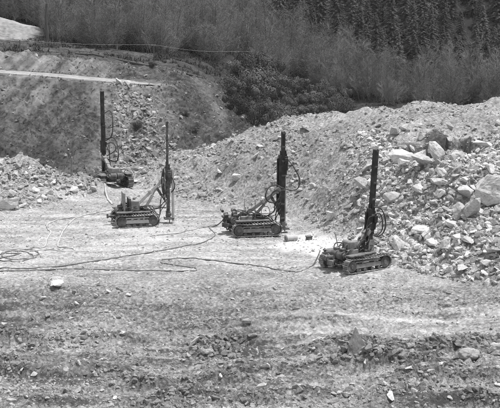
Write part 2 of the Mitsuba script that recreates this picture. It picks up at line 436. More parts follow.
def fhit(u, v, y0=140.0, y1=330.0):
    y = np.linspace(y0, y1, 1200)
    d = ray(u, v)
    p = CAM + d * (y / d[1])[:, None]
    below = np.nonzero(p[:, 2] < F(p[:, 0], p[:, 1]))[0]
    return p[below[0]] if len(below) else p[-1]


rows = np.concatenate([np.arange(86, 148, 2.0), np.arange(148, 188, 0.18), np.arange(188, 240, 0.6), np.arange(240, 545, 4.0)])
cols = np.concatenate([np.linspace(-0.34, -0.20, 60), np.linspace(-0.198, 0.06, 520), np.linspace(0.062, 0.34, 140)])
Y, S = np.meshgrid(rows, cols, indexing='ij')
X = S * Y
put('hillside', (np.stack([X, Y, F(X, Y)], -1).reshape(-1, 3), grid_faces(*X.shape)), 'hill_earth', smooth=True)
tag('hillside', 'dark grassy hillside across the valley behind the quarry', kind='structure')
n = len(road_line)
tan = np.gradient(road_line, axis=0)
nor = np.stack([-tan[:, 1], tan[:, 0], 0 * tan[:, 0]], 1)
nor /= np.linalg.norm(nor, axis=1, keepdims=True)
wob = np.clip((n - 1 - np.arange(n)) / 8.0, 0.05, 1) * (2.9 + 0.35 * np.sin(np.arange(n) * 1.7) + 0.35 * np.random.default_rng(4).normal(size=n))
strip = np.stack([road_line + nor * (wob * k)[:, None] + [0, 0, 0.05 - 0.06 * abs(k)] for k in (-1, -0.5, 0, 0.5, 1)], 1)
put('road', (strip.reshape(-1, 3), grid_faces(n, 5)[:, ::-1]), 'road_earth', smooth=True)
tag('road', 'pale dirt road cut along the hillside', kind='structure')
put('valley', (np.array([[-700, -300, -24], [700, -300, -24], [700, 700, -24], [-700, 700, -24.0]]), np.array([[0, 1, 2, 3]])), 'hill_earth')
tag('valley', 'low ground of the valley around the quarry', kind='structure')

# ------------------------------------------------------------------ stones
def stone_kind(seed, n=13, flat=0.7):
    g = np.random.default_rng(seed)
    p = g.normal(size=(n, 3))
    p /= np.linalg.norm(p, axis=1, keepdims=True)
    p *= g.uniform(0.86, 1.06, (n, 1))
    p *= np.array([1.0, g.uniform(0.6, 0.95), flat * g.uniform(0.7, 1.1)])
    m = trimesh.convex.convex_hull(p)
    return np.array(m.vertices), np.array(m.faces)


KINDS = [stone_kind(100 + k, 11 + k % 7, 0.72) for k in range(30)]
SMALL = [stone_kind(300 + k, 9, 0.7) for k in range(16)]


def stones(key, P, size, kinds, tone, sink=0.25):
    vs, fs, us, off = [], [], [], 0
    which = rng.integers(0, len(kinds), len(P))
    for k, (v, f) in enumerate(kinds):
        idx = np.nonzero(which == k)[0]
        if not len(idx): continue
        ang, tilt, tilt2 = rng.uniform(0, 2 * np.pi, len(idx)), rng.normal(0, 0.45, len(idx)), rng.normal(0, 0.45, len(idx))
        ca, sa, cb, sb, cc, sc = np.cos(ang), np.sin(ang), np.cos(tilt), np.sin(tilt), np.cos(tilt2), np.sin(tilt2)
        z0 = 0 * ca
        Rz = np.stack([np.stack([ca, -sa, z0], -1), np.stack([sa, ca, z0], -1), np.stack([z0, z0, z0 + 1], -1)], 1)
        Rx = np.stack([np.stack([z0 + 1, z0, z0], -1), np.stack([z0, cb, -sb], -1), np.stack([z0, sb, cb], -1)], 1)
        Ry = np.stack([np.stack([cc, z0, sc], -1), np.stack([z0, z0 + 1, z0], -1), np.stack([-sc, z0, cc], -1)], 1)
        R = Rx @ Ry @ Rz
        s = size[idx]
        st = rng.uniform(0.75, 1.3, (len(idx), 1, 3))
        w = np.einsum('kij,knj->kni', R, v[None] * st) * s[:, None, None] + P[idx][:, None] + np.array([0, 0, 1.0]) * (s * (0.45 - sink))[:, None, None]
        vs.append(w.reshape(-1, 3))
        fs.append((f[None] + (np.arange(len(idx)) * len(v))[:, None, None]).reshape(-1, 3) + off)
        us.append(np.repeat(tone[idx], len(v)))
        off += len(idx) * len(v)
    V, Fc, U = np.vstack(vs), np.vstack(fs), np.concatenate(us)
    put(key, (V, Fc), 'stone', uv=np.stack([U, U], 1))


def zone(x, y):
    """0 floor, 1 rubble right, 2 slope behind the drills, 3 left mound, 4 foreground, 5 bank"""
    u = 250 + x / y * FPX
    b = base_at(np.stack([y, x], -1))
    z = np.zeros(len(x), int)
    z[(b > 0.1) & (u < 150)] = 3
    z[(b > 0.1) & (u >= 150)] = 2
    z[(b > 0.05) & (x > 4.4 + 0.05 * (66 - y))] = 1
    z[(b > 3.0 + 0.5 * np.sin(x * 1.3)) & (y > 63)] = 6
    z[y < 47.0] = 4
    z[(y >= 47.0) & (y < 51)] = 5
    return z


def scatter(n, seed):
    g = np.random.default_rng(seed)
    y = np.sqrt(g.uniform(34**2, 79**2, n))
    x = g.uniform(-0.215, 0.215, n) * (y + 2)
    return x, y, g


x, y, g = scatter(230000, 21)
zn = zone(x, y)
clump = meshkit.fbm(np.stack([x * 0.55, y * 0.9, 0 * x], -1), 3, 41)
band = meshkit.fbm(np.stack([x * 0.18, y * 1.2, 0 * x], -1), 3, 43)
wind = np.exp(-((y - BERM_Y - 0.1 - 0.25 * np.sin(x * 0.9)) / 0.5) ** 2) * np.clip((x - 1.6) / 0.5, 0, 1) + 1.2 * bump(x, y, -1.0, 45.5, 1.1, 0.6) + 0.9 * ridges(x, y, np.sin, np.exp, np.maximum) * (clump > 0.38)
prob = np.choose(zn, [0.10 + 0.22 * (clump > 0.5), (0.42 * (clump > 0.36) + 0.22) * np.where(y > 61.5, 0.45, 1.0), 0.36 * (clump > 0.54) + 0.05, 0.36 * (clump > 0.48) + 0.10, 0.60 * (band > 0.48) * (clump > 0.40) + 0.25, 0.20 + 0.45 * (clump > 0.52), 0.05 + 0.14 * (clump > 0.55)])
med = np.choose(zn, [0.022, 0.064, 0.046, 0.050, 0.031, 0.030, 0.040])
prob = np.maximum(prob, 1.1 * wind)
med = med * (1 + 1.0 * np.clip(wind, 0, 1))
prob = prob * (1 - 0.8 * ((y > 46.4) & (y < 49) & (x > 0)))
keep = g.uniform(size=len(x)) < prob
x, y, zn, med, wind = x[keep], y[keep], zn[keep], med[keep], wind[keep]
size = med * np.exp(g.normal(0, 0.62, len(x)))
size = np.clip(size, 0.014, np.choose(zn, [0.08, 0.20, 0.17, 0.18, 0.15, 0.14, 0.14]))
tone = np.clip(g.beta(1.6, 1.6, len(x)) * np.choose(zn, [0.8, 0.92, 0.45, 0.52, 0.60, 0.55, 0.42]) + np.choose(zn, [0.05, 0.03, 0.08, 0.05, 0.0, 0.0, 0.12]), 0, 1)
tone = tone * (1 - 0.75 * np.clip(wind, 0, 1))
P = np.stack([x, y, H(x, y) - np.where((zn == 4) | (zn == 5) | (zn == 0), 0.28, 0.05) * size], -1)
small = size < 0.05
stones('gravel', P[small], size[small], SMALL, tone[small])
tag('gravel', 'loose gravel and chips strewn over the quarry ground', 'gravel', kind='stuff')
stones('rubble', P[~small], size[~small], KINDS, tone[~small])
tag('rubble', 'small broken stones covering the slopes and banks', 'rubble', kind='stuff')


def boulder_mesh(seed, detail=2, n=12, flat=0.75, rough=0.05):
    v, f = stone_kind(seed, n, flat)
    m = trimesh.Trimesh(v, f)
    for _ in range(detail):
        m = m.subdivide()
    if detail:
        q = np.array(m.vertices)
        w = trimesh.Trimesh(q, m.faces, process=False)
        trimesh.smoothing.filter_laplacian(w, lamb=0.14, iterations=1)
        q = np.array(w.vertices)
        k = (meshkit.fbm(q * 2.4 + seed, 3, seed) - 0.5)[:, None]
        k2 = (meshkit.fbm(q * 7 + seed, 2, seed + 1) - 0.5)[:, None]
        q = q + w.vertex_normals * (k * rough * 4 + k2 * rough * 1.6)
        m = trimesh.Trimesh(q, m.faces, process=False)
    return m


BOULDERS = []
for k in range(24):
    m = boulder_mesh(500 + k, 2, 9 + k % 5, 0.78)
    t = 0.40 + 0.60 * ((k * 7) % 24) / 24
    BOULDERS.append((m, mikit.ply(m, 'stone', smooth=35)) if False else mikit.ply(m, 'stone', smooth=False, uv=np.full((len(m.vertices), 2), t)))


def place_boulder(p, s, label, group, kind=None, rot=None, ext=(1, 1, 1), sink=0.3, tone=None, name='boulder', dark=None):
    k = int(rng.integers(0, len(BOULDERS))) if kind is None else kind
    key = numbered(name)
    rx, ry, rz = (rng.normal(0, 16), rng.normal(0, 16), rng.uniform(0, 360)) if rot is None else rot
    w = T().translate([float(p[0]), float(p[1]), float(p[2] + s * ext[2] * (0.70 - sink))]).rotate([0, 0, 1], float(rz)).rotate([1, 0, 0], float(rx)).rotate([0, 1, 0], float(ry)).scale([float(s * e) for e in ext])
    if tone is not None:
        m = boulder_mesh(500 + k, 3, 10 + k % 6, 0.78)
        scene[key] = mikit.ply(m, 'stone', smooth=False, uv=np.full((len(m.vertices), 2), tone), to_world=w)
    else:
        scene[key] = {**(DARKS[k % 8] if dark else BOULDERS[k]), 'to_world': w}
    tag(key, label, 'boulder' if name == 'boulder' else 'stone', group)
    return key


# boulders that stand out, each where the photograph shows it: column, row of its foot, half width in pixels of the photograph
def spike_mesh(tone):
    a_ = np.array([[-1, -.5, -.6], [-.2, -.8, -.6], [.8, -.6, -.6], [1.05, .3, -.6], [.1, .8, -.6], [-.9, .4, -.6], [-.85, -.4, .15], [.85, -.35, .05], [.6, .4, .3], [-.6, .35, .3], [-.42, -.1, .85], [.28, -.12, .8], [-.12, .05, 1.35], [0.02, .12, 1.3]])
    m = trimesh.convex.convex_hull(a_).subdivide().subdivide().subdivide()
    q = np.array(m.vertices)
    q = q + m.vertex_normals * ((meshkit.fbm(q * 3, 3, 5) - 0.5) * 0.22)[:, None]
    return mikit.ply(trimesh.Trimesh(q, m.faces), 'stone', uv=np.full((len(q), 2), tone))


def round_stone(u, v, r, ext, tone, label):
    m = trimesh.creation.icosphere(4)
    q = np.array(m.vertices)
    q = q * (1 + 0.9 * (meshkit.fbm(q * 1.1 + u, 3, 3) - 0.5) + 0.12 * (meshkit.fbm(q * 4 + u, 3, 4) - 0.5))[:, None]
    p = hit(u, v)
    sc = r / FPX * p[1]
    key = numbered('boulder')
    put(key, trimesh.Trimesh(q, m.faces, process=False), 'stone', smooth=True, uv=np.full((len(q), 2), tone), world=T().translate([float(p[0]), float(p[1]), float(p[2] + sc * ext[2] * 0.6)]).scale([sc * e for e in ext]))
    tag(key, label, 'boulder')


def stand(u, v, half, label, ext=(1, 0.8, 0.8), rot=(0, 0, 0), kind=0, tone=0.7, sink=0.05, name='boulder'):
    p = hit(u, v)
    return place_boulder(p, 1.22 * half / FPX * p[1], label, None, kind, rot, ext, sink, tone, name)


stand(496, 206, 22, 'huge pale boulder with dark hollow beneath it at the right edge', (0.95, 0.9, 1.05), (8, -12, 15), 3, 0.78)
stand(401, 165, 13, 'white block with a bright top on the slope right of the tall black mast', (1, 0.9, 0.8), (5, 8, 20), 5, 0.85)
stand(422, 171, 16, 'leaning grey slab with a dark left face beside the white block', (1.15, 0.7, 0.8), (0, 32, 10), 8, 0.5)
stand(438, 162, 14, 'tilted thin pale slab right of the leaning grey slab', (1.2, 0.45, 0.7), (0, 48, 25), 11, 0.8)
q_ = hit(356, 352)
scene['pointed_stone'] = {**spike_mesh(0.10), 'to_world': T().translate([float(q_[0]), float(q_[1]), float(q_[2]) + 0.24]).rotate([0, 0, 1], 8.0).scale([0.31, 0.29, 0.42])}
tag('pointed_stone', 'dark pointed stone standing upright on the foreground windrow', 'stone')
stand(344, 352, 6, 'small dark block leaning just left of the pointed stone', (1, 0.8, 0.9), (0, 10, 60), 2, 0.1)
stand(369, 352, 6, 'small rounded dark stone just right of the pointed stone', (1, 0.9, 1), (0, -10, 80), 6, 0.15)
round_stone(468, 359, 9.0, (1.1, 0.9, 0.75), 0.36, 'big rounded grey stone in the foreground at right')
round_stone(497, 351, 7.5, (1.1, 0.9, 0.8), 0.55, 'pale rounded stone at the right edge of the foreground')
stand(57, 287, 8, 'white dusty stone lying alone at the left brow of the floor', (1.1, 0.9, 0.65), (0, 0, 30), 9, 0.98)
stand(424, 233, 13, 'broad pale flat boulder low on the rubble slope', (1.2, 0.9, 0.55), (4, -6, 10), 12, 0.85)
stand(446, 249, 8, 'bright white wedge shaped boulder near the foot of the rubble slope', (1.0, 0.8, 1.0), (0, -35, 20), 15, 0.97)
stand(460, 241, 9, 'flat topped pale boulder right of the bright wedge', (1.1, 0.8, 0.6), (0, 4, 30), 18, 0.8)
stand(473, 219, 11, 'tall grey boulder standing on edge left of the huge pale boulder', (0.7, 0.7, 1.4), (0, 12, 0), 20, 0.65)
stand(459, 222, 10, 'narrow upright grey block in the middle of the rubble slope', (0.65, 0.6, 1.4), (0, 8, 0), 22, 0.6)
stand(440, 187, 9, 'light wedge of rock below the dark cut in the slope', (1.2, 0.8, 0.7), (0, 15, 0), 4, 0.7)
stand(236, 182, 6, 'round pale stone on the slope behind the middle drill', (1, 0.9, 1), (0, 0, 0), 7, 0.75)
stand(365, 189, 9.5, 'grey boulder on the slope just left of the right mast', (1.1, 0.8, 0.8), (0, 18, 0), 10, 0.5)
stand(7, 209, 11, 'large pale stone at the left edge below the left mound', (1.2, 0.8, 0.75), (0, -10, 0), 19, 0.75)
stand(193, 345, 7, 'long pale stone leaning on the heap of dark stones in the foreground', (1.4, 0.45, 0.5), (0, -38, 0), 21, 0.6)
stand(206, 355, 7, 'blocky light stone at the foot of the foreground heap', (1.1, 0.8, 0.75), (0, 4, 0), 23, 0.5)
stand(134, 183, 6, 'flat pale stone on the mound behind the left drill', (1.3, 0.7, 0.4), (0, 0, 0), 0, 0.85)
stand(252, 338, 5, 'small dark stone alone on the foreground bank in the middle', (1, 0.8, 0.7), (0, 0, 0), 4, 0.2)
stand(247, 324, 5, 'small grey stone on the bank below the middle drill', (1, 0.8, 0.8), (0, 0, 0), 5, 0.3)

# the other boulders
DARKS = [mikit.ply(boulder_mesh(500 + k, 2, 10 + k % 6, 0.78), 'stone', smooth=False, uv=np.full((len(boulder_mesh(500 + k, 2, 10 + k % 6, 0.78).vertices), 2), 0.02 + 0.2 * (k % 4) / 4)) for k in range(8)]


def field(n, seed, urange, vrange, half, label, group, dens=None, tones=None, name='boulder'):
    g = np.random.default_rng(seed)
    got, tries = 0, 0
    taken = []
    while got < n and tries < 6000:
        tries += 1
        u, v = g.uniform(*urange), g.uniform(*vrange)
        if dens is not None and g.uniform() > dens(u, v): continue
        s = half[0] * (half[1] / half[0]) ** (g.uniform() ** 2.4)
        if any((u - a) ** 2 + (v - b) ** 2 < (0.75 * (s + c)) ** 2 for a, b, c in taken): continue
        taken.append((u, v, s))
        p = hit(u, v)
        if p[1] > 80: continue
        sc = 1.12 * s / FPX * p[1]
        place_boulder(p, sc, label, group, int(g.integers(0, 24)), (g.normal(0, 22), g.normal(0, 22), g.uniform(0, 360)), (g.uniform(0.9, 1.3), g.uniform(0.65, 1), g.uniform(0.65, 1.05)), 0.2, None, name, tones)
        got += 1


def right_dens(u, v):
    toe = np.interp(u, [320, 350, 400, 450, 500], [222, 236, 260, 278, 286])
    edge = np.clip((u - (345 + max(0, 175 - v) * 0.3)) / 40, 0.04, 1)
    return edge * (v < toe) * (1 if v > 168 else (0.5 if 146 < v and 385 < u < 440 else 0.05))


field(165, 1, (320, 500), (122, 286), (4.2, 13.0), 'angular pale rock among the tumbled boulders of the rubble slope at right', 'boulders tumbled on the right rubble slope', right_dens)
field(34, 2, (170, 335), (122, 205), (3.2, 6.5), 'angular rock lying on the slope behind the middle drill', 'rocks on the slope behind the middle drill', lambda u, v: v > np.interp(u, [170, 200, 240, 280, 335], [158, 147, 136, 128, 119]))
field(34, 3, (0, 105), (160, 214), (3.4, 7.0), 'angular rock lying on the stony mound at the left', 'rocks on the left mound', lambda u, v: (v > np.interp(u, [0, 50, 95], [162, 172, 186])) & (v < np.interp(u, [0, 50, 105], [212, 204, 193])))
field(26, 4, (312, 498), (346, 360), (3.2, 6.0), 'dark broken stone in the long windrow across the right foreground', 'stones of the foreground windrow', None, True, 'windrow_stone')
field(22, 5, (185, 248), (336, 352), (3.2, 5.5), 'dark broken stone in the heap in the middle of the foreground', 'stones of the foreground heap', None, True, 'heap_stone')
field(24, 6, (0, 500), (362, 405), (3.5, 6.0), 'half buried stone in the rutted earth along the bottom of the foreground', 'stones in the rutted foreground', None, None, 'field_stone')
field(14, 7, (5, 130), (284, 340), (3.2, 5.5), 'stone on the earth bank in the left foreground', 'stones on the left foreground bank', None, None, 'bank_stone')

# ------------------------------------------------------------------ the crawler drills
def track_meshes(L=2.2, W=0.28, r=0.26, zc=0.30):
    """belt with its shoes, beam, sprocket, idler, rollers of one track, in its own plane y=0"""
    a = L / 2 - r - 0.04
    per = 4 * a + 2 * np.pi * r
    shoes, nsh = [], 36
    for k in range(nsh):
        s = k / nsh * per
        if s < 2 * a: p, th = (-a + s, r), 0.0
        elif s < 2 * a + np.pi * r:
            g_ = (s - 2 * a) / r; p, th = (a + r * math.sin(g_), r * math.cos(g_)), g_
        elif s < 4 * a + np.pi * r: p, th = (a - (s - 2 * a - np.pi * r), -r), math.pi
        else:
            g_ = (s - 4 * a - np.pi * r) / r; p, th = (-a - r * math.sin(g_), -r * math.cos(g_)), math.pi + g_
        sag = -0.03 * math.sin(math.pi * (p[0] + a) / (2 * a)) if (0 <= th < 0.01 and abs(p[0]) < a) else 0
        m = cat([trimesh.creation.box(extents=[per / nsh * 0.93, W, 0.03]), trimesh.creation.box(extents=[0.022, W, 0.075])])
        m.vertices[8:, 2] += 0.02
        m.vertices[8:, 0] += per / nsh * 0.3
        m.apply_transform(trimesh.transformations.rotation_matrix(th, [0, 1, 0]))
        m.apply_translation([p[0], 0, zc + p[1] + sag])
        shoes.append(m)
    belt = cat(shoes)
    beam = trimesh.convex.convex_hull(np.array([[x_, y_, z_] for y_ in (-0.085, 0.085) for x_, z_ in ((-a + 0.16, zc - 0.10), (a - 0.16, zc - 0.10), (a - 0.22, zc + 0.05), (-a + 0.22, zc + 0.05))]))
    rail = box([0, 0, zc + 0.13], [1.5 * a, 0.09, 0.05])
    beam = cat([beam, rail, box([-0.35 * a, 0, zc + 0.09], [0.06, 0.12, 0.1]), box([0.4 * a, 0, zc + 0.09], [0.06, 0.12, 0.1])])

    def wheel(x_, rr, teeth):
        ms = [rod([x_, -0.09, zc], [x_, 0.09, zc], rr * 0.86, 20), rod([x_, -0.13, zc], [x_, 0.13, zc], rr * 0.34, 12)]
        for q in range(teeth):
            g_ = q * 2 * np.pi / teeth
            ms.append(box([x_ + rr * 0.86 * math.cos(g_), 0, zc + rr * 0.86 * math.sin(g_)], [0.06, 0.07, 0.05], (0, -math.degrees(g_), 0)))
        for q in range(5):
            g_ = q * 2 * np.pi / 5 + 0.3
            ms.append(rod([x_ + rr * 0.6 * math.cos(g_), -0.1, zc + rr * 0.6 * math.sin(g_)], [x_ + rr * 0.6 * math.cos(g_), 0.1, zc + rr * 0.6 * math.sin(g_)], 0.03, 6))
        return cat(ms)
    rollers = [rod([x_, -0.1, zc - r + 0.075], [x_, 0.1, zc - r + 0.075], 0.07, 12) for x_ in np.linspace(-a + 0.28, a - 0.28, 4)]
    return belt, beam, wheel(-a, r - 0.02, 12), wheel(a, r - 0.02, 0), rollers


def lean(ms, pivot, deg):
    R = trimesh.transformations.rotation_matrix(math.radians(deg), [0, 1, 0], pivot)
    for m in ms: m.apply_transform(R)


def drill(key, u, v, heading, label, c):
    p0 = c['at'] if 'at' in c else hit(u, v)
    w = T().translate([float(p0[0]), float(p0[1]), float(H(p0[0], p0[1])) + c.get('lift', 0.0)]).rotate([0, 0, 1], heading)
    tag(key, label, 'drilling rig', c.get('group'))
    count = {}

    def part(name, mesh, bsdf, parent=None, smooth=40, lab=None):
        full = f'{parent or key}__{name}'
        k = full
        while k in scene:
            count[full] = count.get(full, 0) + 1
            k = f'{full}_{count[full]:03d}'
        put(k, mesh, bsdf, smooth=smooth, world=w)
        if lab: tag(k, lab)
        return k

    L, G = c['L'], 0.74
    belt, beam, spr, idl, rol = track_meshes(L)
    for s in (-1, 1):
        def sh(m):
            m = m.copy(); m.apply_translation([0, s * G, 0]); return m
        tk = part('track', sh(belt), 'track_iron', smooth=False)
        part('track_beam', sh(beam), c['frame'], tk)
        part('sprocket', sh(spr), 'dark_iron', tk)
        part('idler_wheel', sh(idl), 'dark_iron', tk)
        for q in rol: part('roller', sh(q), 'dark_iron', tk)
    part('chassis', cat([rod([-0.35, -G, 0.36], [-0.35, G, 0.36], 0.07), rod([0.35, -G, 0.36], [0.35, G, 0.36], 0.07), box([0, 0, 0.42], [1.25, 0.62, 0.26]),
                         box([-0.1, 0, 0.60], [1.5, 0.95, 0.05]), box([-0.55, -G + 0.05, 0.68], [0.7, 0.32, 0.05]), box([-0.55, G - 0.05, 0.68], [0.7, 0.32, 0.05])]), 'dark_iron', smooth=30)
    # motors, valves and pipes on the deck
    bx = c.get('rear', -0.75)
    part('traction_motor', cat([rod([bx, -0.32, 0.62], [bx, -0.02, 0.62], 0.17, 14), rod([bx, -0.40, 0.62], [bx, -0.32, 0.62], 0.11, 12), box([bx + 0.05, -0.17, 0.83], [0.2, 0.18, 0.1])]), 'dark_iron')
    part('traction_motor', cat([rod([bx, 0.02, 0.62], [bx, 0.32, 0.62], 0.17, 14), rod([bx, 0.32, 0.62], [bx, 0.40, 0.62], 0.11, 12), box([bx + 0.05, 0.17, 0.83], [0.2, 0.18, 0.1])]), 'dark_iron')
    part('tow_hook', cat([box([-L / 2 + 0.02, 0, 0.42], [0.45, 0.12, 0.09]), rod([-L / 2 - 0.22, 0, 0.34], [-L / 2 - 0.22, 0, 0.52], 0.045)]), 'dark_iron')
    g_ = np.random.default_rng(len(key) + int(u))
    part('valve_bank', cat([box([-0.35, -0.25, 0.72], [0.5, 0.16, 0.18])] + [rod([-0.56 + 0.1 * q, -0.25, 0.8], [-0.58 + 0.1 * q, -0.27, 1.02 + 0.04 * (q % 2)], 0.012, 6) for q in range(5)]), 'grey_paint')
    part('pipe_work', cat([tube(spline([[bx + 0.05, a_, 0.72], [bx + 0.2 + 0.2 * g_.uniform(), a_ + g_.normal(0, 0.12), 0.82 + 0.2 * g_.uniform()], [-0.1 + 0.3 * g_.uniform(), a_ * 0.5, 0.70 + 0.15 * g_.uniform()], [0.5, 0.2 * g_.normal(), 0.66]], 8), 0.022, 6) for a_ in np.linspace(-0.4, 0.4, 7)]), 'rubber')
    if c.get('cluster'):
        ms = []
        for q in range(16):
            cx_, cy_, cz_ = -L / 2 + 0.05 + g_.uniform(-0.22, 0.3), g_.uniform(-0.15, 0.75), g_.uniform(0.30, c['cluster'])
            if q % 2: ms.append(box([cx_, cy_, cz_], [g_.uniform(0.1, 0.28), g_.uniform(0.1, 0.3), g_.uniform(0.08, 0.2)], (g_.normal(0, 9), g_.normal(0, 9), g_.normal(0, 25))))
            else: ms.append(rod([cx_, cy_ - 0.14, cz_], [cx_ + g_.normal(0, 0.05), cy_ + 0.14, cz_ + g_.normal(0, 0.04)], g_.uniform(0.05, 0.12), 12))
        part('winch', cat(ms), 'dark_iron')
    if c.get('tank'):
        tx, tz0, tz1 = c['tank']
        part('oil_tank', box([tx, 0.05, (tz0 + tz1) / 2], [0.46, 0.5, tz1 - tz0]), c['tank_paint'])
        part('filler_cap', rod([tx, 0.05, tz1], [tx, 0.05, tz1 + 0.06], 0.06, 12), 'dark_iron', f'{key}__oil_tank')
    if c.get('plates'):
        for px_, h0, h1, mt in c['plates']:
            part('guard_plate', box([px_, -0.15, (h0 + h1) / 2], [0.09, 0.7, h1 - h0]), mt)
    if c.get('levers'):
        for lx, ly, lz, tilt in c['levers']:
            part('lever', cat([rod([lx, ly, 0.62], [lx - tilt, ly, lz], 0.016, 6), trimesh.creation.icosphere(1, 0.03).apply_translation([lx - tilt, ly, lz])]), 'grey_paint')
    if c.get('rail'):
        rx_, rz_ = c['rail']
        part('hand_rail', cat([tube([[rx_, -0.2, 0.65], [rx_ + 0.04, -0.2, rz_], [rx_ + 0.5, -0.2, rz_ - 0.05], [rx_ + 0.5, -0.2, 0.65]], 0.016, 6)]), 'grey_paint')
    # boom and its cylinders
    b0, b1 = np.array(c['boom'][0], float), np.array(c['boom'][1], float)
    along = b1 - b0
    ln = np.linalg.norm(along)
    tilt = -math.degrees(math.atan2(along[2], along[0]))
    part('boom_post', cat([box([b0[0], -0.13, (0.6 + b0[2]) / 2 + 0.05], [0.22, 0.04, b0[2] - 0.45]), box([b0[0], 0.13, (0.6 + b0[2]) / 2 + 0.05], [0.22, 0.04, b0[2] - 0.45]), rod(b0 + [0, -0.18, 0], b0 + [0, 0.18, 0], 0.05)]), 'dark_iron')
    part('boom', cat([box((b0 + b1) / 2, [ln + 0.12, c.get('boom_w', 0.17), c.get('boom_w', 0.15)], (0, tilt, 0)), box(b1, [0.26, 0.26, 0.24], (0, tilt, 0)), box(b0 + along * 0.55, [0.12, 0.22, 0.2], (0, tilt, 0))]), c['boom_paint'])
    q0, q1 = np.array([b0[0] + 0.38, 0, 0.66]), b0 + along * 0.80 + [0, 0, -0.09]
    cy = part('lift_cylinder', cat([rod(q0, q0 + (q1 - q0) * 0.62, 0.06, 12), rod(q0 + (q1 - q0) * 0.60, q0 + (q1 - q0) * 0.64, 0.072, 12)]), c['boom_paint'])
    part('piston_rod', rod(q0 + (q1 - q0) * 0.62, q1, 0.03, 10), 'steel', cy)
    # mast: a channel with the drill running on its front
    mx, mh, mb, lean_deg = c['mast']
    piv = [mx, 0, b1[2]]
    mw, md = c['mast_size']
    low, wide, top = c['mast_z']          # foot, end of the heavy part, top
    heavy = c['heavy']
    fl = [box([mx - md * 0.5 + 0.015, 0, (low + top) / 2], [0.03, mw, top - low]), box([mx, -mw / 2, (low + top) / 2], [md, 0.03, top - low]), box([mx, mw / 2, (low + top) / 2], [md, 0.03, top - low])]
    fl += [box([mx + md * 0.3, 0, z_], [0.05, mw, 0.05]) for z_ in np.arange(low + 0.2, top, 0.42)]
    fl += [box([mx, 0, top - 0.05], [md * 1.15, mw * 1.1, 0.1])]
    lean(fl, piv, lean_deg)
    mk = part('mast', cat(fl), c['mast_paint'])
    hv = [box([mx - md * 0.75, 0, (heavy[0] + heavy[1]) / 2], [heavy[2], mw * 1.15, heavy[1] - heavy[0]]), box([mx - md * 0.6, 0, heavy[1] + 0.05], [heavy[2] * 0.6, mw * 0.8, 0.25])]
    hv += [rod([mx - md - 0.08, 0.05, heavy[0] + 0.1], [mx - md - 0.08, 0.05, heavy[1] - 0.15], 0.045, 10)]
    lean(hv, piv, lean_deg)
    part('slide_frame', cat(hv), c['mast_paint'], mk)
    zd = c['drifter']
    df = [box([mx + md * 0.75, 0, zd], [0.22, 0.2, 0.62]), rod([mx + md * 0.85, 0, zd - 0.5], [mx + md * 0.85, 0, zd + 0.4], 0.075, 12), box([mx + md * 0.85, -0.14, zd + 0.1], [0.16, 0.12, 0.26]), rod([mx + md * 0.85, 0, zd + 0.38], [mx + md * 0.85, 0, zd + 0.55], 0.045, 10)]
    lean(df, piv, lean_deg)
    part('rock_drill', cat(df), 'black_paint' if c['mast_paint'] == 'black_paint' else 'dark_iron', mk)
    st = [rod([mx + md * 0.95, 0, c.get('steel_low', 0.02)], [mx + md * 0.95, 0, zd - 0.4], c.get('steel_r', 0.026), 10)]
    for z_ in np.arange(0.9, zd - 0.5, 0.9): st.append(rod([mx + md * 0.95, 0, z_], [mx + md * 0.95, 0, z_ + 0.12], 0.036, 10))
    lean(st, piv, lean_deg)
    part('drill_steel', cat(st), c.get('steel_paint', 'steel'), mk)
    ft = [box([mx + md * 0.6, 0, low + 0.04], [0.42, 0.34, 0.07]), box([mx + md * 0.9, 0, low + 0.22], [0.16, 0.2, 0.12]), box([mx + 0.02, 0, low + 0.2], [0.2, mw * 1.2, 0.34])]
    lean(ft, piv, lean_deg)
    part('foot_plate', cat(ft), 'dark_iron', mk)
    fm = [rod([mx, -mw * 0.6, top - 0.02], [mx, mw * 0.6, top - 0.02], 0.06, 12)]
    lean(fm, piv, lean_deg)
    part('feed_sheave', cat(fm), 'dark_iron', mk)
    if c.get('front_plate'):
        z0_, z1_, pw_ = c['front_plate']
        fp = [box([mx - 0.02, -mw * 0.6 - 0.03, (z0_ + z1_) / 2], [pw_, 0.05, z1_ - z0_])]
        lean(fp, piv, lean_deg)
        part('side_plate', cat(fp), 'grey_paint', mk)
    if c.get('post'):
        z0_, z1_, dx_ = c['post']
        ps = [box([mx + dx_, -0.02, (z0_ + z1_) / 2], [0.10, 0.10, z1_ - z0_])]
        part('guide_post', cat(ps), 'pale_paint', mk)
    d0, d1 = b1 + [-0.35, 0, -0.16], np.array([mx - md, 0, max(0.5, b1[2] - 1.0)])
    part('tilt_cylinder', cat([rod(d0, d0 + (d1 - d0) * 0.6, 0.055, 12), rod(d0 + (d1 - d0) * 0.6, d1, 0.028, 8)]), 'dark_iron')
    # feed chain, bolts, hose clips and pressure lines that hang from the mast
    ch = [box([mx + md * 0.35 + 0.012 * (q % 2), 0.02, z_], [0.03, 0.035, 0.045]) for q, z_ in enumerate(np.arange(low + 0.35, top - 0.1, 0.065))]
    lean(ch, piv, lean_deg)
    part('feed_chain', cat(ch), 'steel', mk, smooth=False)
    for z_ in np.arange(low + 0.5, top - 0.3, 0.62):
        br_ = [box([mx, -mw / 2 - 0.02, z_], [md * 1.25, 0.035, 0.07]), rod([mx + 0.03, -mw / 2 - 0.06, z_], [mx + 0.03, -mw / 2, z_], 0.018, 6), rod([mx - 0.03, -mw / 2 - 0.06, z_], [mx - 0.03, -mw / 2, z_], 0.018, 6)]
        lean(br_, piv, lean_deg)
        part('bracket', cat(br_), 'dark_iron', mk)
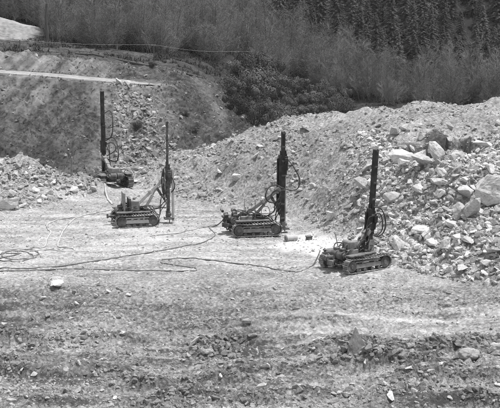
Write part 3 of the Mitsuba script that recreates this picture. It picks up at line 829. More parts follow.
    for q in range(5):
        za, zb_ = g_.uniform(1.0, 2.2), g_.uniform(0.8, 1.4)
        sag_ = g_.uniform(0.25, 0.6)
        l_ = [[mx - md, -0.12 - 0.05 * q, za], [mx - 0.25 - 0.1 * g_.uniform(), -0.2, za - sag_ * 0.6], [mx - 0.45, -0.2 + g_.normal(0, 0.06), min(za, zb_) - sag_], [b0[0] + 0.55 + g_.normal(0, 0.1), -0.15 + g_.normal(0, 0.08), 0.85], [b0[0] + 0.1, g_.normal(0, 0.2), 0.72]]
        part('hose', tube(spline(l_, 12), 0.017, 6), 'rubber')
    for pts, rr, mt in c['hoses']:
        part('hose', tube(spline(pts, 14), rr, 8), mt)
    return w


mid_hoses = [
    ([[1.30, -0.1, 1.9], [0.95, -0.2, 2.10], [0.62, -0.22, 1.98], [0.50, -0.22, 1.62], [0.66, -0.22, 1.38], [0.92, -0.2, 1.36], [1.12, -0.15, 1.52], [1.2, -0.12, 1.8]], 0.03, 'rubber'),
    ([[1.25, -0.1, 1.7], [1.0, -0.16, 1.85], [0.78, -0.18, 1.72], [0.78, -0.18, 1.48], [0.98, -0.14, 1.35], [1.14, -0.1, 1.1]], 0.028, 'rubber'),
    ([[1.45, 0.0, 3.2], [1.60, -0.1, 3.05], [1.80, -0.15, 2.75], [2.00, -0.15, 2.35], [1.98, -0.15, 1.98], [1.75, -0.15, 1.82], [1.40, -0.12, 1.90], [1.15, -0.12, 2.0]], 0.024, 'rubber'),
    ([[1.2, -0.1, 1.3], [0.95, -0.1, 1.2], [0.9, -0.1, 0.95], [0.55, -0.15, 0.75], [0.1, -0.2, 0.75]], 0.028, 'rubber'),
    ([[1.1, -0.1, 1.5], [1.05, -0.1, 1.1], [1.15, -0.05, 0.75]], 0.028, 'rubber'),
    ([[-0.4, -0.2, 0.85], [-0.2, -0.2, 1.08], [0.15, -0.2, 0.95], [0.4, -0.2, 0.78]], 0.02, 'rubber'),
    ([[0.3, -0.2, 0.72], [0.35, -0.22, 1.12], [0.62, -0.22, 1.15], [0.72, -0.2, 0.75]], 0.016, 'grey_paint')]
drill('crawler_drill', 253, 233.5, 13, 'tracked rock drill with tall black mast and hose ring in the middle of the floor', dict(
    L=2.2, frame='grey_paint', boom=([-0.42, 0, 0.80], [1.10, 0, 1.85]), boom_paint='grey_paint', mast=(1.30, 4.3, 0.1, 0.6), mast_size=(0.22, 0.13), mast_z=(0.12, 3.3, 4.35), heavy=(0.8, 3.35, 0.16),
    mast_paint='black_paint', drifter=3.0, rear=-0.85, cluster=1.05, rail=(-0.45, 1.55), levers=[(-0.3, -0.1, 1.15, 0.05), (-0.15, 0.2, 1.1, 0.03)], hoses=mid_hoses, steel_r=0.032))
right_hoses = [
    ([[0.80, -0.1, 2.3], [1.05, -0.2, 2.25], [1.22, -0.25, 1.95], [1.28, -0.25, 1.55], [1.18, -0.2, 1.25], [0.95, -0.15, 1.15], [0.75, -0.1, 1.25]], 0.026, 'rubber'),
    ([[0.80, -0.1, 2.0], [1.0, -0.22, 2.05], [1.12, -0.25, 1.75], [1.10, -0.25, 1.4], [0.9, -0.2, 1.2]], 0.024, 'rubber'),
    ([[0.55, -0.1, 1.5], [0.35, -0.15, 1.35], [0.15, -0.2, 1.0], [-0.1, -0.2, 0.75]], 0.026, 'rubber'),
    ([[-0.2, -0.2, 0.8], [0.15, -0.25, 1.1], [0.4, -0.2, 1.0], [0.45, -0.15, 0.65]], 0.02, 'rubber'),
    ([[-0.9, 0.1, 0.6], [-0.7, 0.3, 0.85], [-0.4, 0.3, 0.7]], 0.025, 'rubber')]
drill('crawler_drill_001', 355, 268.5, 35, 'tracked rock drill with a slim leaning black mast and a grey box, nearest the camera', dict(
    L=2.2, frame='grey_paint', boom=([-0.05, 0, 0.72], [0.55, 0, 1.35]), boom_paint='grey_paint', mast=(0.72, 4.3, 0.1, 4.2), mast_size=(0.18, 0.13), mast_z=(0.25, 3.3, 4.5), heavy=(0.95, 2.25, 0.16),
    mast_paint='black_paint', drifter=1.75, rear=-0.8, cluster=0.70, tank=(-0.22, 0.60, 1.12), tank_paint='grey_paint', levers=[(-0.55, 0.3, 1.35, 0.18), (-0.3, -0.1, 1.25, -0.02)], front_plate=(0.35, 1.05, 0.28), hoses=right_hoses))
left_hoses = [
    ([[1.42, -0.1, 2.6], [1.25, -0.15, 2.4], [1.20, -0.15, 1.9], [1.25, -0.15, 1.4], [1.35, -0.1, 1.1]], 0.026, 'rubber'),
    ([[1.40, -0.1, 2.4], [1.30, -0.2, 2.1], [1.32, -0.2, 1.5], [1.4, -0.1, 1.25]], 0.024, 'rubber'),
    ([[1.60, -0.05, 2.2], [1.75, -0.1, 1.9], [1.78, -0.1, 1.6], [1.65, -0.05, 1.4]], 0.022, 'rubber'),
    ([[0.1, 0, 0.66], [0.7, -0.05, 0.66], [1.2, -0.05, 0.72], [1.4, 0, 0.70]], 0.022, 'rubber')]
drill('crawler_drill_002', 135, 224.5, 13, 'tracked rock drill with a slim grey mast and upright plates, left of the middle drill', dict(
    L=2.0, frame='pale_paint', boom=([0.05, 0, 0.85], [1.25, 0, 1.95]), boom_paint='pale_paint', mast=(1.48, 4.2, 0.1, 0.0), mast_size=(0.10, 0.085), mast_z=(0.18, 3.0, 4.55), heavy=(1.15, 2.6, 0.06), boom_w=0.14,
    mast_paint='dark_iron', drifter=2.1, rear=-0.7, plates=[(-0.52, 0.62, 1.50, 'grey_paint'), (-0.28, 0.62, 1.25, 'dark_iron')], tank=(-0.02, 0.62, 1.12), tank_paint='grey_paint', post=(0.10, 2.45, 0.24), hoses=left_hoses, steel_paint='grey_paint'))
far_hoses = [
    ([[1.02, -0.05, 3.6], [0.95, -0.34, 3.75], [0.78, -0.42, 3.5], [0.72, -0.42, 2.9], [0.80, -0.34, 2.4], [1.0, -0.05, 2.2]], 0.028, 'rubber'),
    ([[1.02, -0.05, 2.3], [0.85, -0.51, 2.35], [0.55, -0.59, 2.0], [0.42, -0.59, 1.5], [0.6, -0.51, 1.15], [1.0, -0.05, 1.3]], 0.03, 'rubber'),
    ([[1.02, -0.05, 2.0], [0.8, -0.42, 2.1], [0.62, -0.51, 1.75], [1.0, -0.05, 1.35]], 0.026, 'rubber')]
drill('crawler_drill_003', 111, 188.5, 116, 'farthest tracked rock drill with a dark mast, half hidden behind the left mound', dict(
    at=at(111, 188.5, 72.5), lift=-0.04, L=2.0, frame='black_paint', boom=([0.0, 0, 0.75], [0.85, 0, 1.35]), boom_paint='grey_paint', mast=(1.02, 4.3, 0.1, 1.0), mast_size=(0.15, 0.12), mast_z=(0.15, 3.2, 4.75), heavy=(0.9, 3.0, 0.13),
    mast_paint='black_paint', drifter=1.9, rear=-0.8, tank=(-0.62, 0.70, 1.05), tank_paint='grey_paint', hoses=far_hoses))

# ------------------------------------------------------------------ hoses and small things on the floor
def ground_hose(name, uvs, r, bsdf, label, start=None, end=None):
    pts = []
    for u_, v_ in uvs:
        q = level(u_, v_)
        pts.append([q[0], q[1], 0])
    c_ = spline(pts, 16)
    c_[:, 2] = H(c_[:, 0], c_[:, 1]) + r * 0.55
    c_[:, 2] = np.maximum(c_[:, 2], np.convolve(np.pad(c_[:, 2], 4, 'edge'), np.ones(9) / 9, 'valid'))
    if end is not None:
        k = 14
        t = np.linspace(0, 1, k)
        c_[-k:, 2] += (t**2) * end
    if start is not None:
        k = 14
        c_[:k, 2] += (np.linspace(1, 0, k) ** 2) * start
    key = numbered(name)
    wob = np.cumsum(rng.normal(0, 1, (len(c_), 2)), axis=0)
    wob = gaussian_filter(wob, (3, 0)) - gaussian_filter(wob, (14, 0))
    fade = np.clip(np.minimum(np.arange(len(c_)), np.arange(len(c_))[::-1]) / 14, 0, 1)[:, None]
    c_[:, :2] += 0.018 * wob * fade
    put(f'{key}__tubing', tube(c_, r, 8), bsdf, smooth=True)
    for k in range(30, len(c_) - 20, 64):
        d_ = (c_[k + 1] - c_[k]) / np.linalg.norm(c_[k + 1] - c_[k])
        full = numbered(f'{key}__coupling')
        put(full, cat([rod(c_[k] - d_ * 0.13, c_[k] + d_ * 0.13, r * 1.5, 8), rod(c_[k] - d_ * 0.03, c_[k] + d_ * 0.03, r * 2.0, 8)]), 'steel', smooth=40)
    tag(key, label, 'hose')


ground_hose('air_hose', [(-30, 268.5), (0, 268.5), (51, 267), (100, 260.5), (144, 254), (170, 250), (195, 245), (210, 241), (215, 235), (210, 227), (224, 228)], 0.026, 'dusty_rubber', 'long dark air hose running from the left edge to the middle drill', end=0.4)
ground_hose('air_hose', [(320, 263), (310, 267), (296, 272), (275, 269), (254, 265.5), (220, 262), (190, 259.8), (166, 260.5), (162, 263.5), (176, 266.5), (194, 269), (193, 272), (165, 272), (132, 271.5), (62, 270), (0, 271), (-30, 271)], 0.026, 'dusty_rubber', 'dark air hose with a hairpin bend running across the floor to the right drill', start=0.45)
ground_hose('air_hose', [(122, 210), (115, 209.5), (95, 213), (79, 217.5), (60, 220), (49, 224), (47.5, 228), (50, 233), (46, 240), (44, 246), (30, 247.5), (10, 249), (-20, 250)], 0.03, 'pale_hose', 'pale hose trailing from the left drill and turning down to the left edge', start=0.45)
ground_hose('air_hose', [(84, 217.5), (74, 219.5), (68, 226), (62, 233), (60, 240), (58, 246), (66, 247.5), (74, 249), (68, 251), (50, 249.5), (30, 250.5)], 0.028, 'pale_hose', 'second pale hose curling beside the one from the left drill')
coil = [(22 + 17 * math.cos(t) - 6 * t / 6, 254 + 5 * math.sin(t) + 0.35 * t) for t in np.linspace(-1.5, 11.5, 26)]
ground_hose('air_hose', coil + [(-20, 262)], 0.027, 'dusty_rubber', 'loose coil of hose lying at the left edge of the floor')
ground_hose('air_hose', [(216, 224), (203, 228), (190, 231), (172, 234.5), (150, 237)], 0.015, 'dusty_rubber', 'thin line lying on the pale floor between the left and middle drills')
ground_hose('air_hose', [(103, 186), (104, 192), (107, 199), (112, 205)], 0.045, 'pale_hose', 'short pale hose hanging down the bank from the farthest drill', start=0.5)

p = level(291, 241.5)
pz = float(H(p[0], p[1]))
pipe = trimesh.creation.annulus(r_min=0.10, r_max=0.12, height=0.52, sections=28)
pipe.apply_transform(trimesh.transformations.rotation_matrix(math.pi / 2, [0, 1, 0]))
cap = trimesh.creation.annulus(r_min=0.10, r_max=0.135, height=0.05, sections=28)
cap.apply_transform(trimesh.transformations.rotation_matrix(math.pi / 2, [0, 1, 0])); cap.apply_translation([-0.23, 0, 0])
w = T().translate([float(p[0]), float(p[1]), pz + 0.12]).rotate([0, 0, 1], 20.0)
put('casing_pipe__tube', pipe, 'pale_paint', smooth=40, world=w)
put('casing_pipe__collar', cap, 'dark_iron', smooth=40, world=w)
tag('casing_pipe', 'short length of wide pipe lying on the dust at the foot of the middle mast', 'pipe')
p = level(309, 241)
w = T().translate([float(p[0]), float(p[1]), float(H(p[0], p[1])) + 0.06]).rotate([0, 0, 1], 25.0)
put('tool_box__body', box([0, 0, 0], [0.24, 0.17, 0.15]), 'dark_iron', world=w)
put('tool_box__lid', box([0, 0, 0.09], [0.26, 0.19, 0.035]), 'dark_iron', world=w)
put('tool_box__handle', tube(spline([[-0.07, 0, 0.10], [-0.05, 0, 0.15], [0.05, 0, 0.15], [0.07, 0, 0.10]], 6), 0.01, 6), 'steel', smooth=True, world=w)
tag('tool_box', 'small dark box on the white dust between the middle and right drills', 'box')
p = hit(71.5, 176)
w = T().translate([float(p[0]), float(p[1]), float(p[2])]).rotate([0, 1, 0], 2.0)
put('wooden_stake', cat([box([0, 0, 0.4], [0.085, 0.085, 1.1]), trimesh.convex.convex_hull(np.array([[-.0425, -.0425, .93], [.0425, -.0425, .93], [.0425, .0425, .93], [-.0425, .0425, .93], [0.01, 0, 1.0]]))]), 'weathered_wood', world=w)
tag('wooden_stake', 'pale wooden stake standing on the left mound against the dark hillside', 'stake')

# ------------------------------------------------------------------ plants of the far side
def prism(a, b, ra, rb):
    """three-sided limb"""
    d = b - a
    d = d / (np.linalg.norm(d) + 1e-9)
    s = np.cross(d, [0.3, 0.9, 0.1]); s /= np.linalg.norm(s)
    t = np.cross(d, s)
    o = [math.cos(k * 2.0944) * s + math.sin(k * 2.0944) * t for k in range(3)]
    v = [a + ra * q for q in o] + [b + rb * q for q in o]
    return v, [[0, 1, 4], [0, 4, 3], [1, 2, 5], [1, 5, 4], [2, 0, 3], [2, 3, 5]]


def collect(limbs):
    vs, fs = [], []
    for l in limbs:
        v, f = prism(*l)
        fs += [[q + len(vs) for q in t_] for t_ in f]
        vs += v
    return np.array(vs), np.array(fs)


def bare_tree(seed, h, spread, limbs=26, twigs=5):
    """(trunk, branches) as arrays"""
    g = np.random.default_rng(seed)
    trunk, br = [], []
    for stem in range(1 if seed % 3 else 2):
        p = np.array([g.normal(0, 0.25) * stem, g.normal(0, 0.25) * stem, -0.3])
        d = np.array([g.normal(0, 0.09), g.normal(0, 0.09), 1.0])
        pts, k = [p], 7
        for q in range(k):
            d = d + g.normal(0, 0.07, 3) * [1, 1, 0]
            p = p + d / np.linalg.norm(d) * (h * (1 - 0.2 * stem) + 0.3) / k
            pts.append(p)
        r0 = 0.008 * h + 0.012
        for q in range(k): trunk.append((pts[q], pts[q + 1], r0 * (1 - q / k) + 0.012, r0 * (1 - (q + 1) / k) + 0.012))
        for q in range(limbs):
            t = g.uniform(0.18, 1.0)
            i = min(int(t * k), k - 1)
            a = pts[i] + (pts[i + 1] - pts[i]) * (t * k - i)
            ang = g.uniform(0, 2 * np.pi)
            L = spread * h * (1.15 - t) * g.uniform(0.5, 1.1) + 0.35
            dd = np.array([math.cos(ang), math.sin(ang), g.uniform(0.15, 1.3)])
            dd /= np.linalg.norm(dd)
            m = a + dd * L * 0.5
            e = m + (dd + [0, 0, 0.3]) / np.linalg.norm(dd + [0, 0, 0.3]) * L * 0.5
            br += [(a, m, 0.017, 0.012), (m, e, 0.012, 0.007)]
            for _ in range(twigs):
                s = g.uniform(0.2, 1.0)
                b = a + (m - a) * s * 2 if s < 0.5 else m + (e - m) * (s * 2 - 1)
                tw = dd + g.normal(0, 0.7, 3) + [0, 0, 0.25]
                br.append((b, b + tw / np.linalg.norm(tw) * g.uniform(0.3, 0.9) * (0.4 + 0.09 * h), 0.010, 0.005))
    return collect(trunk), collect(br)


def uvrand(n, seed, per):
    g = np.random.default_rng(seed)
    t = np.repeat(g.uniform(0, 1, n // per + 1), per)[:n]
    return np.stack([t, t], 1)


def shape(arr, bsdf, per=6, seed=0):
    return mikit.ply(arr, bsdf, smooth=False, uv=uvrand(len(arr[0]), seed, per))


NT = 7
for k in range(NT):
    tr, br = bare_tree(900 + k, 5.2 + 0.35 * k, 0.36 if k % 2 else 0.28, 34, 7)
    scene[f'bare_kind_{k}'] = {'type': 'shapegroup', 'trunk': mikit.ply(tr, 'bark'), 'branches': shape(br, 'twig', 6, k)}
for k in range(4):
    tr, br = bare_tree(950 + k, 3.8, 0.50, 30, 7)
    both = (np.vstack([tr[0], br[0]]), np.vstack([tr[1], br[1] + len(tr[0])]))
    scene[f'thicket_kind_{k}'] = {'type': 'shapegroup', 'branches': shape(both, 'twig', 6, 20 + k)}


def instance(key, kind, x_, y_, z_, s=1.0, rz=0.0, sz=None):
    scene[key] = {'type': 'instance', 'group': {'type': 'ref', 'id': kind},
                  'to_world': T().translate([float(x_), float(y_), float(z_)]).rotate([0, 0, 1], float(rz)).scale([float(s), float(s), float(sz or s)])}


def col(x_, y_):
    return 250 + x_ / y_ * FPX


def row(x_, y_, z_):
    d = np.stack([x_, y_, z_], -1) - CAM
    return 204 - FPX * (d @ UP) / (d @ FWD)


def conifer_ground(u, yy, v):
    """dark wood: upper right"""
    return v < np.interp(u, [255, 265, 280, 320, 340, 365, 400, 450, 500], [-30, 5, 34, 62, 74, 84, 91, 98, 94])


g = np.random.default_rng(77)
bare, thick, con = [], [], []
n = 60000
yy = g.uniform(198, 285, n)
xx = g.uniform(-0.20, 0.20, n) * yy
u = col(xx, yy)
edge = np.interp(u, [-50, 0, 40, 60, 100, 150, 190, 230, 300, 350, 500], [214, 216, 214, 205, 201, 203, 214, 222, 225, 209, 204]) + 3 * np.sin(u * 0.11) + 14 * (meshkit.fbm(np.stack([xx * 0.16, yy * 0.02, 0 * xx], -1), 3, 66) - 0.5)
k = (yy > edge) & (np.hypot((xx - MOUND[0]) / 6.0, (yy - MOUND[1] + 2) / 6.5) > 1)
xx, yy, u = xx[k], yy[k], u[k]
zz = F(xx, yy)
v = row(xx, yy, zz)
clear = meshkit.fbm(np.stack([xx * 0.09, yy * 0.09, 0 * xx], -1), 3, 61)
k = (v > -35) & ~conifer_ground(u, yy, v) & (g.uniform(size=len(xx)) < np.clip((clear - 0.28) * 5, 0.15, 1))
xx, yy, zz = xx[k][:4700], yy[k][:4700], zz[k][:4700]
for q in zip(xx, yy, zz):
    (bare if g.uniform() < 0.5 else thick).append(q)
bare.sort(key=lambda q: q[1])
bare = np.array(bare)
# those nearest the clearing, and a share of the tallest, are trees of their own; what melts into one mass behind is stuff
for i, (xx, yy, zz) in enumerate(bare):
    s = g.uniform(0.45, 0.88) if g.uniform() < 0.9 else g.uniform(1.0, 1.25)
    if i < 170:
        key = numbered('bare_tree')
        instance(key, f'bare_kind_{g.integers(0, NT)}', xx, yy, zz, s, g.uniform(0, 360), s * g.uniform(0.9, 1.2))
        tag(key, 'leafless grey tree at the near edge of the bare wood on the far hillside', 'tree', 'leafless trees along the edge of the far wood')
    else:
        instance(f'bare_wood__{i:04d}', f'bare_kind_{g.integers(0, NT)}', xx, yy, zz, s, g.uniform(0, 360), s * g.uniform(0.9, 1.2))
tag('bare_wood', 'mass of leafless grey trees covering the far hillside', 'wood', kind='stuff')
for i, (xx, yy, zz) in enumerate(thick):
    instance(f'thicket__{i:04d}', f'thicket_kind_{g.integers(0, 4)}', xx, yy, zz, g.uniform(0.5, 1.0), g.uniform(0, 360))
tag('thicket', 'grey leafless undergrowth between the trees of the far hillside', 'undergrowth', kind='stuff')


def conifer(seed, h):
    g = np.random.default_rng(seed)
    trunk = collect([(np.array([0, 0, -0.5]), np.array([0, 0, h * 0.5]), 0.02 * h, 0.013 * h), (np.array([0, 0, h * 0.5]), np.array([0, 0, h]), 0.013 * h, 0.02)])
    vs, fs, tn, nm = [], [], [], []
    z = 0.08 * h
    while z < h * 0.985:
        t = z / h
        R = 0.25 * h * (1 - t) ** 0.85 + 0.08
        nb = 11 if t < 0.6 else 8
        for q in range(nb):
            if g.uniform() < 0.10: continue
            ang = q / nb * 2 * np.pi + g.uniform(-0.35, 0.35)
            L = R * g.uniform(0.65, 1.15)
            d = np.array([math.cos(ang), math.sin(ang), 0])
            s = np.array([-d[1], d[0], 0])
            a = np.array([0, 0, z + g.normal(0, 0.06)])
            ns = 11
            for j in range(ns):
                f0 = (j + g.uniform(0, 1)) / ns
                c0 = a + d * L * f0 + [0, 0, -0.28 * L * f0**1.3 + 0.05 * L]
                out = (0.16 + 0.26 * L * (1.05 - f0)) * g.uniform(0.7, 1.3)
                for sg in (-1, 1, 0):
                    tipv = c0 + d * out * (0.55 if sg else 0.9) + s * sg * out * 0.8 + [0, 0, -0.30 * out + g.normal(0, 0.07)]
                    wv = np.cross(tipv - c0, g.normal(size=3))
                    wv *= 0.055 * g.uniform(0.6, 1.3) / (np.linalg.norm(wv) + 1e-9)
                    b = len(vs)
                    vs += [c0 + wv, c0 - wv, tipv]
                    fs.append([b, b + 1, b + 2])
                    tn.append(0.5 * f0 + 0.5 * g.uniform())
                    nm.append(d * 0.75 + s * sg * 0.25 + [0, 0, 0.65] + g.normal(0, 0.18, 3))
        z += 0.036 * h * (1.1 - 0.5 * t)
    return trunk, (np.array(vs), np.array(fs)), np.repeat(np.array(tn), 3), np.repeat(np.array(nm), 3, axis=0)


NC = 6
for k in range(NC):
    tr, fo, tn, nm = conifer(700 + k, 10.0)
    scene[f'conifer_kind_{k}'] = {'type': 'shapegroup', 'trunk': mikit.ply(tr, 'bark'), 'foliage': leafy(fo, nm, 'needles' if k % 2 else 'dark_needles', np.stack([tn, tn], 1))}
g = np.random.default_rng(78)
cl = []
n = 12000
yy = g.uniform(206, 300, n)
xx = g.uniform(0.0, 0.215, n) * yy
zz = F(xx, yy)
u, v = col(xx, yy), row(xx, yy, zz)
k = conifer_ground(u, yy, v) & (v > -52)
for q in zip(xx[k], yy[k], zz[k]):
    if len(cl) < 290 and all((q[0] - a_) ** 2 + (q[1] - b_) ** 2 > 3.3**2 for a_, b_, _ in cl): cl.append(q)
for xx, yy, zz in cl:
    key = numbered('conifer_tree')
    s = g.uniform(0.65, 1.15)
    instance(key, f'conifer_kind_{g.integers(0, NC)}', xx, yy, zz, s, g.uniform(0, 360), s * g.uniform(0.78, 0.98))
    tag(key, 'dark pointed conifer in the evergreen wood at the upper right', 'tree', 'conifers of the evergreen wood')


g = np.random.default_rng(90)
for u_, y_ in ((322, 236), (338, 243), (352, 232), (300, 246), (372, 238), (286, 240), (160, 232), (120, 228), (205, 238), (392, 228), (250, 246), (60, 224)):
    x_ = (u_ - 250) / FPX * y_
    key = numbered('young_conifer')
    s = g.uniform(0.28, 0.5)
    instance(key, f'conifer_kind_{g.integers(0, NC)}', x_, y_, float(F(x_, y_)), s, g.uniform(0, 360), s * 1.1)
    tag(key, 'small dark young conifer standing alone among the leafless trees', 'tree', 'young conifers scattered in the bare wood')


def bush(seed, leaves=4200):
    g = np.random.default_rng(seed)
    nl = 13
    c = g.normal(0, 0.48, (nl, 3)) * [1, 1, 0.5] + [0, 0, 0.85]
    c[0] = [0, 0, 1.15]
    r = g.uniform(0.22, 0.58, nl)
    k = g.integers(0, nl, leaves)
    d = g.normal(size=(leaves, 3))
    d /= np.linalg.norm(d, axis=1, keepdims=True)
    p = c[k] + d * (r[k] * g.uniform(0.72, 1.06, leaves))[:, None]
    p[:, 2] = np.maximum(p[:, 2], 0.05)
    nn = d + 0.30 * g.normal(size=(leaves, 3))
    nn /= np.linalg.norm(nn, axis=1, keepdims=True)
    a = np.cross(nn, g.normal(size=(leaves, 3)))
    a /= np.linalg.norm(a, axis=1, keepdims=True)
    b = np.cross(nn, a)
    s = g.uniform(0.028, 0.06, (leaves, 1))
    v = np.stack([p + a * s, p - a * s * 0.6 + b * s, p - a * s * 0.6 - b * s], 1).reshape(-1, 3)
    f = np.arange(len(v)).reshape(-1, 3)
    tone = np.repeat(np.clip(0.2 * g.uniform(0, 1, leaves) + 0.8 * g.uniform(0, 1, nl)[k], 0, 1), 3)
    stem = collect([(np.array([0, 0, -0.4]), c[q] * [0.8, 0.8, 0.9], 0.06, 0.02) for q in range(nl)])
    return stem, (v, f), np.stack([tone, tone], 1), np.repeat(d + 0.14 * g.normal(size=d.shape), 3, axis=0)


NB = 6
for k in range(NB):
    st, fo, tn, nm = bush(600 + k)
    scene[f'bush_kind_{k}'] = {'type': 'shapegroup', 'stem': mikit.ply(st, 'bark'), 'foliage': leafy(fo, nm, 'leaves', tn)}
spots = []
g = np.random.default_rng(79)
tries = 0
while len(spots) < 40 and tries < 5000:
    tries += 1
    u, v = g.uniform(226, 345), g.uniform(72, 131)
    if v < np.interp(u, [212, 225, 240, 262, 275, 300, 345], [98, 76, 72, 74, 92, 90, 98]): continue
    if v > np.interp(u, [226, 245, 285], [98, 116, 133]): continue
    if any((u - a) ** 2 + ((v - b) * 1.5) ** 2 < 13.0**2 for a, b in spots): continue
    spots.append((u, v))
for u, v in spots:
    q = fhit(u, v + 5)
    key = numbered('evergreen_bush')
    big = 2.0 if v < 100 and u < 275 else 1.35
    s = g.uniform(0.85, 1.25) * big
    instance(key, f'bush_kind_{g.integers(0, NB)}', q[0], q[1], float(F(q[0], q[1])) - 0.1, s, g.uniform(0, 360), s * g.uniform(0.9, 1.3))
    tag(key, 'dark rounded bush in the hollow between the near hill and the bare wood', 'bush', 'dark bushes in the hollow')

for u, v, s, lab in ((138, 128, 0.75, 'lone dark bush on the rock spill below the end of the road'), (187, 114, 0.62, 'dark bush alone on the open slope right of the rock spill'), (196, 131, 0.45, 'small dark bush low on the open slope above the mound'),
                     (60, 36, 0.9, 'low dark bush beside the pale mound at the upper left'), (152, 66, 0.6, 'small dark bush beside the wire pole above the end of the road')):
    q = fhit(u, v + 2)
    key = numbered('evergreen_bush')
    instance(key, f'bush_kind_{g.integers(0, NB)}', q[0], q[1], float(F(q[0], q[1])) - 0.1, s, g.uniform(0, 360))
    tag(key, lab, 'bush')

# low scrub, grass tufts and stones on the near hill
g = np.random.default_rng(80)


def tufts(n, seed, yr, keepfn, size, key, label, tone=(0, 1)):
    g = np.random.default_rng(seed)
    yy = g.uniform(*yr, n)
    xx = g.uniform(-0.2, 0.2, n) * yy
    k = keepfn(xx, yy, g)
    xx, yy = xx[k], yy[k]
    n = len(xx)
    zz = F(xx, yy)
    m = 8
    base_ = np.stack([xx, yy, zz], -1)
    s = size * np.clip(np.exp(g.normal(0, 0.6, n)), 0.4, 2.2)
    ang = g.uniform(0, 2 * np.pi, (n, m))
    out = np.stack([np.cos(ang), np.sin(ang), 0 * ang], -1)
    side = np.stack([-np.sin(ang), np.cos(ang), 0 * ang], -1)
    tip = base_[:, None] + (out * g.uniform(0.3, 1.0, (n, m, 1)) + np.array([0, 0, 1.0]) * g.uniform(0.15, 1.0, (n, m, 1))) * s[:, None, None]
    r0 = base_[:, None] + out * 0.15 * s[:, None, None] + side * 0.09 * s[:, None, None]
    r1 = base_[:, None] + out * 0.15 * s[:, None, None] - side * 0.09 * s[:, None, None]
    V = np.stack([r0, r1, tip], 2).reshape(-1, 3)
    t = np.repeat(g.uniform(*tone, n), m * 3)
    put(key, (V, np.arange(len(V)).reshape(-1, 3)), 'scrub', uv=np.stack([t, t], 1))
    tag(key, label, 'scrub', kind='stuff')


def hill_keep(xx, yy, g):
    d, _ = road_near(xx, yy)
    c_ = meshkit.fbm(np.stack([xx * 0.25, yy * 0.25, 0 * xx], -1), 3, 50)
    m = np.hypot((xx - MOUND[0]) / 6, (yy - MOUND[1]) / 8) > 1
    return (d > 2.6) & m & (g.uniform(size=len(xx)) < np.clip((c_ - 0.42) * 7, 0.03, 1))


tufts(46000, 81, (150, 226), hill_keep, 0.14, 'hill_scrub', 'low tufts of grass and scrub on the near hill', (0.1, 0.6))
tufts(20000, 82, (188, 236), lambda a, b, g: hill_keep(a, b, g) & (a > -32), 0.34, 'bramble', 'dark bramble at the edge of the wood', (0, 0.4))
n = 26000
yy = g.uniform(150, 184, n)
xx = g.uniform(-0.18, 0.06, n) * yy
zz = F(xx, yy)
c_ = meshkit.fbm(np.stack([xx * 0.3, yy * 0.3, 0 * xx], -1), 3, 51)
U_, V_ = 250 + xx / yy * FPX, None
mid_u = np.interp(zz, [-12, -8, -3], [150, 140, 128])
spill = np.exp(-((U_ - mid_u) / np.interp(zz, [-12, -3], [34, 14])) ** 2) * (yy < 171)
right_slope = (U_ > 145) & (U_ < 245)
d, _ = road_near(xx, yy)
k = (d > 2.5) & (g.uniform(size=n) < np.clip(1.2 * spill * (c_ > 0.38) + 0.10 * right_slope + 0.06, 0, 1))
sz = np.clip(0.10 * np.exp(g.normal(0, 0.55, k.sum())), 0.05, 0.5) * np.where(spill[k] > 0.3, 1.5, 0.8)
stones('hill_stones', np.stack([xx, yy, zz], -1)[k], sz, SMALL, np.clip(g.beta(2, 2, k.sum()) * np.where(spill[k] > 0.3, 0.62, 0.4), 0, 1))
tag('hill_stones', 'loose stones spilled down the near hill below the end of the road', 'stones', kind='stuff')

# logs, dead trunk, wire and its poles
def log(u, v, length, ang, r, label):
    q = fhit(u, v)
    a_ = math.radians(ang)
    d_ = np.array([math.cos(a_), math.sin(a_), 0])
    pts = [q + d_ * length * t for t in np.linspace(-0.5, 0.5, 6)]
    pts = np.array([[p_[0], p_[1], float(F(p_[0], p_[1])) + r * 0.6] for p_ in pts])
    pts[:, 2] = np.linspace(pts[0, 2], pts[-1, 2], 6)
    key = numbered('fallen_log')
    r *= 0.75
    body = tube(pts, r * np.linspace(1.1, 0.7, 6), 9)
    stubs = [tube([pts[k], pts[k] + np.array([0.1, -0.3, 0.7]) * r * 4], [r * 0.3, r * 0.15], 5) for k in (2, 4)]
    put(f'{key}__trunk', body, 'bark', smooth=50)
    for s_ in stubs:
        kk = f'{key}__branch_stub'
        put(kk if kk not in scene else kk + '_001', s_, 'bark', smooth=50)
    tag(key, label, 'log')


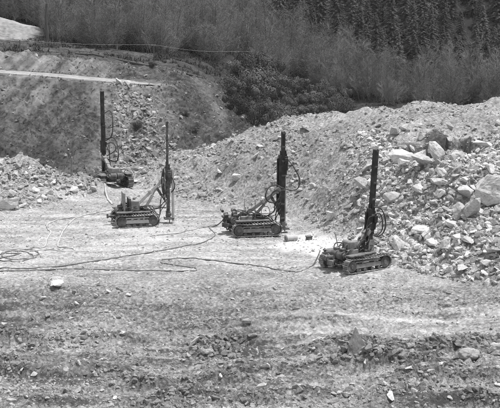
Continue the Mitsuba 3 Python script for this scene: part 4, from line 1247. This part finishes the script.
log(170, 72, 5.0, -12, 0.28, 'thick dark fallen log on the brow of the open slope right of the road')
log(190, 76, 3.6, -25, 0.25, 'shorter dark fallen log right of the thick one on the brow')
log(112, 58, 5.5, -14, 0.22, 'dark fallen log on the top of the cut bank above the road')
log(90, 55, 4.0, 20, 0.18, 'thin fallen log at the foot of the bare wood')
log(140, 66, 4.4, -8, 0.24, 'fallen log just above the end of the road')
q = fhit(47, 43)
pts = spline([q + [0, 0, -0.3], q + [0.05, 0, 1.5], q + [-0.05, 0, 3.4], q + [0.1, 0, 5.6]], 6)
put('dead_tree__trunk', tube(pts, np.linspace(0.30, 0.16, len(pts)), 9), 'bark', smooth=50)
put('dead_tree__branch', tube(spline([q + [0, 0, 2.4], q + [0.35, 0, 3.0], q + [0.5, 0.1, 3.7]], 5), 0.06, 6), 'bark', smooth=50)
tag('dead_tree', 'dark broken dead trunk standing beside the pale mound at the upper left', 'tree')
tops = []
for u, v, h, lab in ((154, 67, 3.0, 'thin wooden wire pole above the end of the road'), (237, 68, 2.6, 'left one of the two close wire poles above the dark bushes'), (255, 70, 3.0, 'right one of the two close wire poles above the dark bushes'), (20, 52, 1.5, 'short wire post on the grass above the left end of the road'), (345, 82, 2.6, 'wire pole half lost in the bare wood right of the dark bushes')):
    q = fhit(u, v)
    key = numbered('wire_pole')
    put(f'{key}__post', rod(q + [0, 0, -0.4], q + [0.02, 0, h], 0.075, 10, 0.055), 'bark', smooth=50)
    put(f'{key}__cross_arm', box(q + [0, 0, h - 0.18], [0.6, 0.07, 0.08]), 'weathered_wood')
    tag(key, lab, 'pole')
    tops.append(q + np.array([0, 0, h - 0.05]))
tops.sort(key=lambda t: t[0])
cpts = [tops[0] + (tops[0] - tops[1]) * 0.4]
for a_, b_ in zip(tops[:-1], tops[1:]):
    for t in np.linspace(0, 1, 9)[:-1]:
        cpts.append(a_ + (b_ - a_) * t - np.array([0, 0, 1]) * 4 * t * (1 - t) * 0.012 * np.linalg.norm(b_ - a_))
cpts.append(tops[-1])
put('overhead_wire', tube(cpts, 0.014, 6), 'pale_hose', smooth=True)
tag('overhead_wire', 'thin pale wire strung between the poles along the foot of the wood', 'wire')
